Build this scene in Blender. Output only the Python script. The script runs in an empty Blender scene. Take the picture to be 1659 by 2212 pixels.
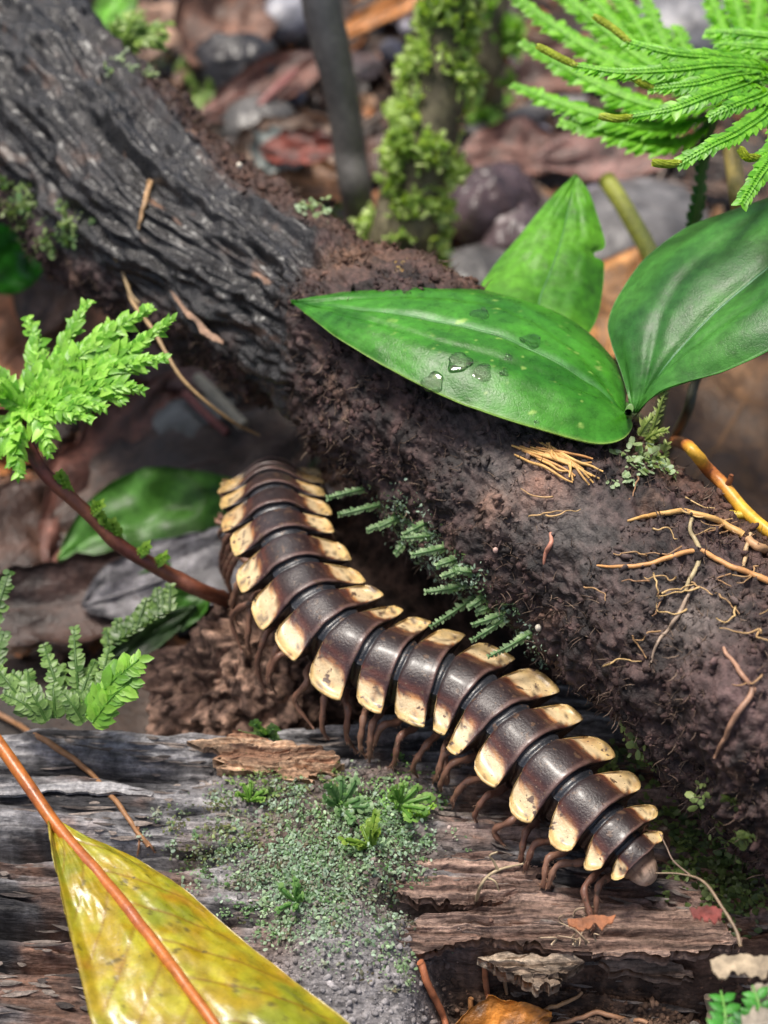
import bpy, math, random
import numpy as np
from mathutils import Vector
from mathutils.bvhtree import BVHTree

random.seed(7)
rng = np.random.default_rng(7)
SC = bpy.context.scene
COL = SC.collection
CM = 0.01                      # everything below is written in centimetres

# ------------------------------------------------------------------ camera
CAM_H = 21.1                   # cm above the leaf litter
PITCH = math.radians(45.0)
HALF = math.radians(14.0)
TX = math.tan(HALF)
FWD = np.array([0, math.cos(PITCH), -math.sin(PITCH)])
UPV = np.array([0, math.sin(PITCH), math.cos(PITCH)])
RGT = np.array([1.0, 0, 0])
CAM = np.array([0, 0, CAM_H])
cd = bpy.data.cameras.new('camera')
cam = bpy.data.objects.new('camera', cd)
COL.objects.link(cam)
cam.location = (0, 0, CAM_H * CM)
cam.rotation_euler = (math.pi / 2 - PITCH, 0, 0)
cd.sensor_fit = 'HORIZONTAL'
cd.sensor_width = 36
cd.lens = 18 / TX
cd.clip_start = 0.005
cd.clip_end = 500
cd.dof.use_dof = True
cd.dof.focus_distance = 19.3 * CM
cd.dof.aperture_fstop = 30
SC.camera = cam
SC.render.resolution_x = 768
SC.render.resolution_y = 1024

# ------------------------------------------------------------------ light
SUN_EL, SUN_AZ = math.radians(72), math.radians(-50)     # azimuth from +Y towards +X
w = bpy.data.worlds.new('World')
SC.world = w
w.use_nodes = True
nt = w.node_tree
bg = nt.nodes['Background']
sky = nt.nodes.new('ShaderNodeTexSky')
sky.sky_type = 'NISHITA'
sky.sun_disc = False
sky.sun_elevation = SUN_EL
sky.sun_rotation = SUN_AZ
sky.air_density = 1.0
sky.dust_density = 6.0
sky.ozone_density = 0.3
nt.links.new(sky.outputs[0], bg.inputs[0])
bg.inputs[1].default_value = 0.06
sl = bpy.data.lights.new('sun', 'SUN')
so = bpy.data.objects.new('sun', sl)
COL.objects.link(so)
sl.energy = 1.5
sl.angle = math.radians(11)
sl.color = (1.0, 0.955, 0.88)
sdir = Vector((math.sin(SUN_AZ) * math.cos(SUN_EL), math.cos(SUN_AZ) * math.cos(SUN_EL), math.sin(SUN_EL)))
so.rotation_euler = sdir.to_track_quat('Z', 'Y').to_euler()
so.location = (0, 0, 2)
vs = SC.view_settings
vs.view_transform = 'Standard'
vs.look = 'None'
vs.gamma = 1
vs.exposure = 1.32
try:
    vs.use_curve_mapping = False
except Exception:
    pass
SC.cycles.use_denoising = True

# ------------------------------------------------------------------ helpers: view geometry
def ray(px, py):
    return FWD + RGT * ((px - 829.5) / 829.5 * TX) - UPV * ((py - 1106.0) / 829.5 * TX)
def P(px, py, d):
    return CAM + d * ray(px, py)
def PZ(px, py, z):
    r = ray(px, py)
    return CAM + r * ((z - CAM_H) / r[2])
def PP(pts):
    return np.array([P(*p) for p in pts])

# ------------------------------------------------------------------ helpers: noise (numpy gradient noise)
_perm = np.random.default_rng(3).permutation(256)
_perm = np.concatenate([_perm, _perm, _perm])
_g = np.random.default_rng(4).normal(size=(256, 3))
_g /= np.linalg.norm(_g, axis=1)[:, None]
def pn(p, seed=0):
    p = np.asarray(p, float) + seed * 17.31
    i = np.floor(p).astype(int)
    f = p - i
    u = f * f * f * (f * (f * 6 - 15) + 10)
    i &= 255
    out = 0
    for dx in (0, 1):
        wx = u[..., 0] if dx else 1 - u[..., 0]
        for dy in (0, 1):
            wy = u[..., 1] if dy else 1 - u[..., 1]
            for dz in (0, 1):
                wz = u[..., 2] if dz else 1 - u[..., 2]
                h = _perm[_perm[_perm[(i[..., 0] + dx) & 255] + ((i[..., 1] + dy) & 255)] + ((i[..., 2] + dz) & 255)]
                g = _g[h]
                out = out + wx * wy * wz * (g[..., 0] * (f[..., 0] - dx) + g[..., 1] * (f[..., 1] - dy) + g[..., 2] * (f[..., 2] - dz))
    return out * 1.6
def fbm(p, o=4, seed=0, gain=0.5, lac=2.03):
    p = np.asarray(p, float)
    a, s, tot = 1.0, 0, 0
    for k in range(o):
        tot = tot + a * pn(p, seed + k * 3)
        s += a
        a *= gain
        p = p * lac
    return tot / s
def ridged(p, o=4, seed=0, gain=0.55):
    p = np.asarray(p, float)
    a, s, tot = 1.0, 0, 0
    for k in range(o):
        tot = tot + a * (1 - np.abs(pn(p, seed + k * 3)) * 2)
        s += a
        a *= gain
        p = p * 2.05
    return tot / s
def sst(a, b, x):
    t = np.clip((x - a) / (b - a), 0, 1)
    return t * t * (3 - 2 * t)
def mixc(c0, c1, t):
    t = np.asarray(t)[..., None]
    return np.asarray(c0) * (1 - t) + np.asarray(c1) * t
def nrm(v):
    v = np.asarray(v, float)
    return v / (np.linalg.norm(v, axis=-1, keepdims=True) + 1e-12)
def cr(pts, n):
    """Catmull-Rom through pts, n samples spread evenly by length"""
    p = np.asarray(pts, float)
    if len(p) == 2:
        return p[0] + (p[1] - p[0]) * np.linspace(0, 1, n)[:, None]
    q = np.vstack([2 * p[0] - p[1], p, 2 * p[-1] - p[-2]])
    t = np.linspace(0, len(p) - 1 - 1e-9, max(8 * len(p), 3 * n))
    i = t.astype(int)
    f = (t - i)[:, None]
    a, b, c, d = q[i], q[i + 1], q[i + 2], q[i + 3]
    s = 0.5 * (2 * b + (c - a) * f + (2 * a - 5 * b + 4 * c - d) * f * f + (3 * b - a - 3 * c + d) * f ** 3)
    L = np.concatenate([[0], np.cumsum(np.linalg.norm(np.diff(s[:, :3], axis=0), axis=1))])
    tt = np.linspace(0, L[-1], n)
    return np.stack([np.interp(tt, L, s[:, k]) for k in range(s.shape[1])], 1)

# ------------------------------------------------------------------ helpers: objects
def props(o, label=None, cat=None, group=None, kind=None):
    for k, v in (('label', label), ('category', cat), ('group', group), ('kind', kind)):
        if v:
            o[k] = v
    return o
def empty(name, base, label=None, cat=None, group=None):
    o = bpy.data.objects.new(name, None)
    o.empty_display_size = 0.005
    COL.objects.link(o)
    o.location = Vector(np.asarray(base) * CM)
    return props(o, label, cat, group)
def wloc(o):
    p = np.zeros(3)
    while o is not None:
        p += np.array(o.location)
        o = o.parent
    return p
def mesh(name, V, F, mat, parent=None, col=None, smooth=True, rough=None, label=None, cat=None, group=None, kind=None):
    """V in cm world space; F an (n,3) / (n,4) array or a list of such arrays"""
    V = np.asarray(V, float)
    Fs = F if isinstance(F, list) else [F]
    Fs = [np.asarray(f, int) for f in Fs if len(f)]
    base = np.array([(V[:, 0].min() + V[:, 0].max()) / 2, (V[:, 1].min() + V[:, 1].max()) / 2, V[:, 2].min()]) * CM
    me = bpy.data.meshes.new(name)
    W = V * CM - base
    me.vertices.add(len(W))
    me.vertices.foreach_set('co', W.astype(np.float32).ravel())
    li = np.concatenate([f.ravel() for f in Fs])
    tot = np.concatenate([np.full(len(f), f.shape[1]) for f in Fs])
    st = np.concatenate([[0], np.cumsum(tot)[:-1]])
    me.loops.add(len(li))
    me.loops.foreach_set('vertex_index', li.astype(np.int32))
    me.polygons.add(len(tot))
    me.polygons.foreach_set('loop_start', st.astype(np.int32))
    me.polygons.foreach_set('loop_total', tot.astype(np.int32))
    if smooth:
        me.polygons.foreach_set('use_smooth', np.ones(len(tot), bool))
    me.update(calc_edges=True)
    if col is not None:
        c = np.ones((len(V), 4), np.float32)
        col = np.asarray(col, float)
        c[:, :3] = np.clip(col[..., :3], 0.002, 1)
        c[:, 3] = 0.6 if rough is None else rough
        at = me.color_attributes.new('col', 'FLOAT_COLOR', 'POINT')
        at.data.foreach_set('color', c.ravel())
    me.materials.append(mat)
    o = bpy.data.objects.new(name, me)
    COL.objects.link(o)
    o.location = Vector(base)
    if parent is not None:
        o.parent = parent
        o.location = Vector(base - wloc(parent))
    return props(o, label, cat, group, kind)
def gridf(nu, nv, closed=False, off=0):
    i, j = np.meshgrid(np.arange(nu - 1), np.arange(nv if closed else nv - 1), indexing='ij')
    j2 = (j + 1) % nv
    return np.stack([i * nv + j, (i + 1) * nv + j, (i + 1) * nv + j2, i * nv + j2], -1).reshape(-1, 4) + off
def gridn(G):
    du = np.gradient(G, axis=0)
    dv = np.gradient(G, axis=1)
    return nrm(np.cross(du, dv))
def solid(G, th, N=None):
    """closed solid from a (nu,nv,3) sheet: thickness th (number or array) below its normal"""
    nu, nv = G.shape[:2]
    if N is None:
        N = gridn(G)
    th = np.asarray(th) * np.ones((nu, nv))
    B = G - N * th[..., None]
    V = np.concatenate([G.reshape(-1, 3), B.reshape(-1, 3)])
    f = gridf(nu, nv)
    n = nu * nv
    idx = np.arange(n).reshape(nu, nv)
    rim = np.concatenate([idx[0, :], idx[1:, -1], idx[-1, ::-1][1:], idx[::-1, 0][1:]])
    a, b = rim[:-1], rim[1:]
    return V, np.concatenate([f, f[:, ::-1] + n, np.stack([b, a, a + n, b + n], -1)])
def frames(p, ref=(0, 0, 1)):
    t = nrm(np.gradient(p, axis=0))
    n = np.asarray(ref, float)
    ns, bs = [], []
    for k in range(len(p)):
        n = n - t[k] * np.dot(n, t[k])
        if np.linalg.norm(n) < 1e-5:
            n = np.cross(t[k], (0.3, 0.7, 0.2))
        n = n / np.linalg.norm(n)
        ns.append(n)
        bs.append(np.cross(t[k], n))
    return t, np.array(ns), np.array(bs)
def tube(p, r, n=8, rough=0.0, seed=0, fr=6.0):
    p = np.asarray(p, float)
    m = len(p)
    r = np.asarray(r) * np.ones(m)
    t, a, b = frames(p)
    th = np.linspace(0, 2 * math.pi, n, endpoint=False)
    D = a[:, None, :] * np.cos(th)[None, :, None] + b[:, None, :] * np.sin(th)[None, :, None]
    R = r[:, None] * np.ones((m, n))
    if rough:
        R = R * (1 + rough * fbm((p[:, None, :] + D * R[..., None]) * fr, 3, seed))
    V = p[:, None, :] + D * R[..., None]
    V = np.concatenate([V.reshape(-1, 3), p[:1] - t[:1] * r[0] * 0.6, p[-1:] + t[-1:] * r[-1] * 0.6])
    j = np.arange(n)
    j2 = (j + 1) % n
    k = (m - 1) * n
    return V, [gridf(m, n, True)[:, ::-1], np.stack([j, j2, np.full(n, m * n)], -1), np.stack([k + j2, k + j, np.full(n, m * n + 1)], -1)]
def join(parts):
    """parts: list of (V, F[list], col) -> one"""
    V, F, C, o = [], [], [], 0
    for v, f, c in parts:
        V.append(v)
        for q in (f if isinstance(f, list) else [f]):
            F.append(np.asarray(q) + o)
        C.append(np.asarray(c, float) * np.ones((len(v), 3)))
        o += len(v)
    f3 = [f for f in F if f.shape[1] == 3]
    f4 = [f for f in F if f.shape[1] == 4]
    return np.concatenate(V), [np.concatenate(x) for x in (f3, f4) if x], np.concatenate(C)
def inst(tv, tf, X, Y, Z, pos, sc):
    """copies of a template: frame axes X,Y,Z (n,3), pos (n,3), sc (n,) or (n,3)"""
    n, k = len(pos), len(tv)
    sc = np.asarray(sc, float)
    if sc.ndim < 2:
        sc = np.repeat((sc * np.ones(n))[:, None], 3, 1)
    L = tv[None] * sc[:, None, :]
    V = pos[:, None, :] + L[..., 0:1] * X[:, None] + L[..., 1:2] * Y[:, None] + L[..., 2:3] * Z[:, None]
    F = (np.asarray(tf)[None] + (np.arange(n) * k)[:, None, None]).reshape(-1, np.asarray(tf).shape[1])
    return V.reshape(-1, 3), F
def leaf_t(ws, crease=0.15, bend=0.0):
    """leaflet template along +Y, unit length, from half widths at even stations"""
    V, n = [], len(ws)
    for i, wd in enumerate(ws):
        y = i / (n - 1)
        z = -bend * y * y
        V += [(-wd, y, z + crease * wd), (0, y, z), (wd, y, z + crease * wd)]
    F = []
    for i in range(n - 1):
        a = i * 3
        F += [(a, a + 1, a + 4, a + 3), (a + 1, a + 2, a + 5, a + 4)]
    return np.array(V), np.array(F)
OVATE = leaf_t([0.12, 0.30, 0.27, 0.02], 0.25, 0.15)
SHARP = leaf_t([0.10, 0.28, 0.20, 0.005], 0.35, 0.25)
NARROW = leaf_t([0.08, 0.16, 0.12, 0.01], 0.25, 0.2)
ROUND = leaf_t([0.14, 0.40, 0.46, 0.25], -0.25, 0.25)
def rand_dirs(n):
    return nrm(rng.normal(size=(n, 3)))
def any_frame(Z):
    A = rand_dirs(len(Z))
    X = nrm(np.cross(A, Z))
    return X, np.cross(Z, X)

# ------------------------------------------------------------------ materials
def _n(t, kind, **kw):
    n = t.nodes.new(kind)
    for k, v in kw.items():
        setattr(n, k, v)
    return n
def amat(name, nsc=8.0, namp=0.5, st=(1, 1, 1), bump=0.4, bsc=25.0, bdist=0.02, spec=0.5, coat=0.0, trans=0.0,
         radd=0.0, sss=0.0, tint=None, speck=None, vary=0.0, det=6.0, coat_r=0.15, sheen=0.0, net=0.0, wet=False):
    """colour comes from the mesh's own pigment attribute 'col' (alpha = roughness), broken up by noise"""
    m = bpy.data.materials.new(name)
    m.use_nodes = True
    t = m.node_tree
    L = t.links
    pb = t.nodes['Principled BSDF']
    at = _n(t, 'ShaderNodeAttribute', attribute_name='col')
    tc = _n(t, 'ShaderNodeTexCoord')
    oi = _n(t, 'ShaderNodeObjectInfo')
    mp = _n(t, 'ShaderNodeMapping')
    mp.inputs['Scale'].default_value = (100 * st[0], 100 * st[1], 100 * st[2])
    L.new(tc.outputs['Object'], mp.inputs['Vector'])
    off = _n(t, 'ShaderNodeVectorMath', operation='ADD')
    mul = _n(t, 'ShaderNodeMath', operation='MULTIPLY')
    mul.inputs[1].default_value = 37.0
    L.new(oi.outputs['Random'], mul.inputs[0])
    L.new(mp.outputs[0], off.inputs[0])
    L.new(mul.outputs[0], off.inputs[1])
    n1 = _n(t, 'ShaderNodeTexNoise')
    n1.inputs['Scale'].default_value = nsc
    n1.inputs['Detail'].default_value = det
    n1.inputs['Roughness'].default_value = 0.65
    L.new(off.outputs[0], n1.inputs['Vector'])
    mr = _n(t, 'ShaderNodeMapRange')
    mr.inputs['From Min'].default_value = 0.25
    mr.inputs['From Max'].default_value = 0.75
    mr.inputs['To Min'].default_value = 1 - namp
    mr.inputs['To Max'].default_value = 1 + namp
    L.new(n1.outputs['Fac'], mr.inputs['Value'])
    fac = mr.outputs[0]
    mi = _n(t, 'ShaderNodeMapping')
    mi.inputs['Scale'].default_value = (100, 100, 100)
    L.new(tc.outputs['Object'], mi.inputs['Vector'])
    if st != (1, 1, 1):
        n4 = _n(t, 'ShaderNodeTexNoise')
        n4.inputs['Scale'].default_value = 13
        n4.inputs['Detail'].default_value = 7
        n4.inputs['Roughness'].default_value = 0.7
        L.new(mi.outputs[0], n4.inputs['Vector'])
        m4 = _n(t, 'ShaderNodeMapRange')
        for k_, v_ in (('From Min', 0.3), ('From Max', 0.7), ('To Min', 0.45), ('To Max', 1.55)):
            m4.inputs[k_].default_value = v_
        L.new(n4.outputs['Fac'], m4.inputs['Value'])
        x4 = _n(t, 'ShaderNodeMath', operation='MULTIPLY')
        L.new(fac, x4.inputs[0])
        L.new(m4.outputs[0], x4.inputs[1])
        fac = x4.outputs[0]
    vor = None
    if net:
        vo = _n(t, 'ShaderNodeTexVoronoi', feature='DISTANCE_TO_EDGE')
        vo.inputs['Scale'].default_value = net
        L.new(mi.outputs[0], vo.inputs['Vector'])
        vor = _n(t, 'ShaderNodeMapRange')
        for k_, v_ in (('From Min', 0.0), ('From Max', 0.10), ('To Min', 0.90), ('To Max', 1.0)):
            vor.inputs[k_].default_value = v_
        L.new(vo.outputs['Distance'], vor.inputs['Value'])
        x5 = _n(t, 'ShaderNodeMath', operation='MULTIPLY')
        L.new(fac, x5.inputs[0])
        L.new(vor.outputs[0], x5.inputs[1])
        fac = x5.outputs[0]
    cm = _n(t, 'ShaderNodeVectorMath', operation='SCALE')
    L.new(at.outputs['Color'], cm.inputs[0])
    L.new(fac, cm.inputs['Scale'])
    cout = cm.outputs[0]
    if vary:
        hs = _n(t, 'ShaderNodeHueSaturation')
        mv = _n(t, 'ShaderNodeMapRange')
        mv.inputs['To Min'].default_value = 1 - vary
        mv.inputs['To Max'].default_value = 1 + vary
        L.new(oi.outputs['Random'], mv.inputs['Value'])
        L.new(mv.outputs[0], hs.inputs['Value'])
        L.new(cout, hs.inputs['Color'])
        cout = hs.outputs[0]
    for speck in (speck or []):
        n3 = _n(t, 'ShaderNodeTexNoise')
        n3.inputs['Scale'].default_value = speck[0]
        n3.inputs['Detail'].default_value = 3
        L.new(off.outputs[0], n3.inputs['Vector'])
        sr = _n(t, 'ShaderNodeMapRange')
        sr.inputs['From Min'].default_value = speck[1]
        sr.inputs['From Max'].default_value = speck[1] + 0.05
        L.new(n3.outputs['Fac'], sr.inputs['Value'])
        mx = _n(t, 'ShaderNodeMix', data_type='RGBA')
        L.new(sr.outputs[0], mx.inputs[0])
        L.new(cout, mx.inputs[6])
        mx.inputs[7].default_value = (*speck[2], 1)
        cout = mx.outputs[2]
    L.new(cout, pb.inputs['Base Color'])
    rr = _n(t, 'ShaderNodeMath', operation='MULTIPLY_ADD')
    L.new(n1.outputs['Fac'], rr.inputs[0])
    rr.inputs[1].default_value = 0.3
    ra = _n(t, 'ShaderNodeMath', operation='ADD')
    ra.inputs[1].default_value = radd - 0.15
    L.new(at.outputs['Alpha'], ra.inputs[0])
    L.new(ra.outputs[0], rr.inputs[2])
    rr.use_clamp = True
    L.new(rr.outputs[0], pb.inputs['Roughness'])
    pb.inputs['Specular IOR Level'].default_value = spec
    pb.inputs['Coat Weight'].default_value = coat
    pb.inputs['Coat Roughness'].default_value = coat_r
    if wet:                                   # the smoother the pigment says, the wetter the film on top
        wc = _n(t, 'ShaderNodeMath', operation='MULTIPLY_ADD')
        L.new(at.outputs['Alpha'], wc.inputs[0])
        wc.inputs[1].default_value = -0.8
        wc.inputs[2].default_value = 0.43
        wc.use_clamp = True
        L.new(wc.outputs[0], pb.inputs['Coat Weight'])
    if sheen:
        pb.inputs['Sheen Weight'].default_value = sheen
    if sss:
        pb.inputs['Subsurface Weight'].default_value = sss
        pb.inputs['Subsurface Radius'].default_value = (0.0010, 0.0006, 0.0003)
        pb.inputs['Subsurface Scale'].default_value = 1.0
    if bump:
        n2 = _n(t, 'ShaderNodeTexNoise')
        n2.inputs['Scale'].default_value = bsc
        n2.inputs['Detail'].default_value = 5
        n2.inputs['Roughness'].default_value = 0.6
        L.new(off.outputs[0], n2.inputs['Vector'])
        bp = _n(t, 'ShaderNodeBump')
        bp.inputs['Strength'].default_value = bump
        bp.inputs['Distance'].default_value = bdist * CM
        hsrc = n2.outputs['Fac']
        if st != (1, 1, 1):
            h4 = _n(t, 'ShaderNodeMath', operation='ADD')
            L.new(hsrc, h4.inputs[0])
            L.new(n4.outputs['Fac'], h4.inputs[1])
            hsrc = h4.outputs[0]
        if vor is not None:
            h5 = _n(t, 'ShaderNodeMath', operation='MULTIPLY_ADD')
            L.new(vor.outputs[0], h5.inputs[0])
            h5.inputs[1].default_value = 1.6
            L.new(hsrc, h5.inputs[2])
            hsrc = h5.outputs[0]
        L.new(hsrc, bp.inputs['Height'])
        L.new(bp.outputs[0], pb.inputs['Normal'])
    if trans:
        tr = _n(t, 'ShaderNodeBsdfTranslucent')
        tg = _n(t, 'ShaderNodeMix', data_type='RGBA', blend_type='MULTIPLY')
        tg.inputs[0].default_value = 1
        L.new(cout, tg.inputs[6])
        tg.inputs[7].default_value = (*(tint or (1.3, 1.25, 0.6)), 1)
        L.new(tg.outputs[2], tr.inputs['Color'])
        ms = _n(t, 'ShaderNodeMixShader')
        ms.inputs[0].default_value = trans
        L.new(pb.outputs[0], ms.inputs[1])
        L.new(tr.outputs[0], ms.inputs[2])
        L.new(ms.outputs[0], t.nodes['Material Output'].inputs['Surface'])
    return m

M_BARK = amat('wet_black_bark', 9, 0.8, bump=0.7, bsc=22, bdist=0.05, spec=0.42, wet=True, coat_r=0.22)
M_CRUMB = amat('soil_crumb', 12, 0.7, bump=0.8, bsc=40, bdist=0.02, spec=0.25)
M_WOOD = amat('weathered_wood', 9, 0.75, st=(0.14, 1, 1), bump=0.9, bsc=22, bdist=0.05, spec=0.4)
M_GROUND = amat('forest_soil', 4, 0.8, bump=0.6, bsc=10, bdist=0.06, spec=0.4)
M_LEAF = amat('glossy_green_leaf', 6, 0.4, bump=0.45, bsc=38, bdist=0.01, spec=0.4, trans=0.22, tint=(1.2, 1.5, 0.4), net=13.0)
M_YLEAF = amat('yellow_leaf', 5, 0.35, bump=0.3, bsc=22, bdist=0.012, spec=0.7, trans=0.25, tint=(1.3, 1.1, 0.3), coat=0.15, net=8.0,
               speck=[(9, 0.70, (0.16, 0.12, 0.02))])
M_DEAD = amat('dead_leaf', 3.5, 0.8, bump=0.7, bsc=9, bdist=0.07, spec=0.5, trans=0.08, tint=(1.2, 1, 0.6), vary=0.25)
M_MOSS = amat('moss_leaf', 10, 0.25, bump=0, spec=0.5, trans=0.35, tint=(1.2, 1.3, 0.4))
M_STEM = amat('plant_stem', 8, 0.4, bump=0.4, bsc=30, bdist=0.01, spec=0.5)
M_ROOT = amat('root_skin', 9, 0.4, bump=0.4, bsc=30, bdist=0.01, spec=0.5)
M_STONE = amat('wet_stone', 2.5, 0.45, bump=0.5, bsc=8, bdist=0.04, spec=0.5, vary=0.2)
M_MILLI = amat('millipede_shell', 9, 0.28, bump=0.6, bsc=30, bdist=0.016, spec=0.5, coat=0.22, coat_r=0.2,
               speck=[(13, 0.72, (0.03, 0.02, 0.015)), (26, 0.68, (0.20, 0.14, 0.10)), (7, 0.62, (0.10, 0.06, 0.04)), (18, 0.66, (0.13, 0.075, 0.045))])
M_EGG = amat('pale_bead', 8, 0.1, bump=0, spec=0.6)

def glass_mat():
    m = bpy.data.materials.new('water')
    m.use_nodes = True
    pb = m.node_tree.nodes['Principled BSDF']
    pb.inputs['Transmission Weight'].default_value = 1
    pb.inputs['IOR'].default_value = 1.33
    pb.inputs['Roughness'].default_value = 0.02
    pb.inputs['Base Color'].default_value = (0.9, 1, 0.9, 1)
    return m
M_WATER = glass_mat()

BVH = {}
def add_bvh(key, V, F):
    BVH[key] = BVHTree.FromPolygons([tuple(v) for v in V], [tuple(int(i) for i in f) for f in F])
def hit(px, py, keys=None):
    r = nrm(ray(px, py))
    best = None
    for k, b in BVH.items():
        if keys and k not in keys:
            continue
        loc, n, i, dist = b.ray_cast(Vector(CAM), Vector(r))
        if loc is not None and (best is None or dist < best[2]):
            nn = np.array(n)
            if np.dot(nn, r) > 0:
                nn = -nn
            best = (np.array(loc), nn, dist)
    if best is None:
        return PZ(px, py, 0.0), np.array([0, 0, 1.0])
    return best[0], best[1]
def on(px, py, off=0.04, keys=None):
    p, n = hit(px, py, keys)
    return p + n * off
def rest_tube(name, pts, r, mat, color, keys=None, parent=None, off=0.6, n=60, sides=8, rough=0.25, seed=0, **kw):
    """a root or stem that lies along what is under it"""
    c = cr(np.array([(p[0], p[1], 0) for p in pts], float), n)
    r = np.interp(np.linspace(0, 1, n), np.linspace(0, 1, len(np.atleast_1d(r))), np.atleast_1d(r))
    W = np.array([on(x, y, rr * off, keys) for (x, y, _), rr in zip(c, r)])
    k = np.array([1, 2, 3, 2, 1.0])
    for _ in range(3):
        Q = np.vstack([W[:1], W[:1], W, W[-1:], W[-1:]])
        W2 = sum(k[i] * Q[i:i + n] for i in range(5)) / k.sum()
        W = W2
    V, F = tube(W, r, sides, rough, seed, 5)
    C = np.asarray(color) * (1 + 0.35 * fbm(V * 1.5, 3, seed))[:, None]
    return mesh(name, V, F, mat, parent, C, rough=0.5, **kw)
#SECTION: setting
# ------------------------------------------------------------------ ground
def ground_z(x, y):
    q = np.stack([x, y, 0 * x], -1)
    return 0.5 * fbm(q * 0.22, 3, 1) + 0.18 * fbm(q * 0.9, 3, 2) - 0.1
def make_ground():
    n = 200
    s = np.linspace(-1, 1, n)
    g = 26 * s + 1200 * np.sign(s) * np.abs(s) ** 9
    X, Y = np.meshgrid(g, g + 26, indexing='ij')
    Z = ground_z(X, Y)
    G = np.stack([X, Y, Z], -1)
    q = G * np.array([1, 1, 0])
    c = mixc((0.018, 0.011, 0.008), (0.075, 0.042, 0.028), sst(-0.3, 0.5, fbm(q * 0.9, 4, 8)))
    c = mixc(c, (0.10, 0.09, 0.08), 0.4 * sst(0.1, 0.5, fbm(q * 0.35, 3, 12)))
    mesh('ground', G.reshape(-1, 3), gridf(n, n), M_GROUND, col=c.reshape(-1, 3), rough=0.5, kind='structure')
    add_bvh('ground', G[::2, ::2].reshape(-1, 3), gridf(100, 100))
make_ground()

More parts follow.
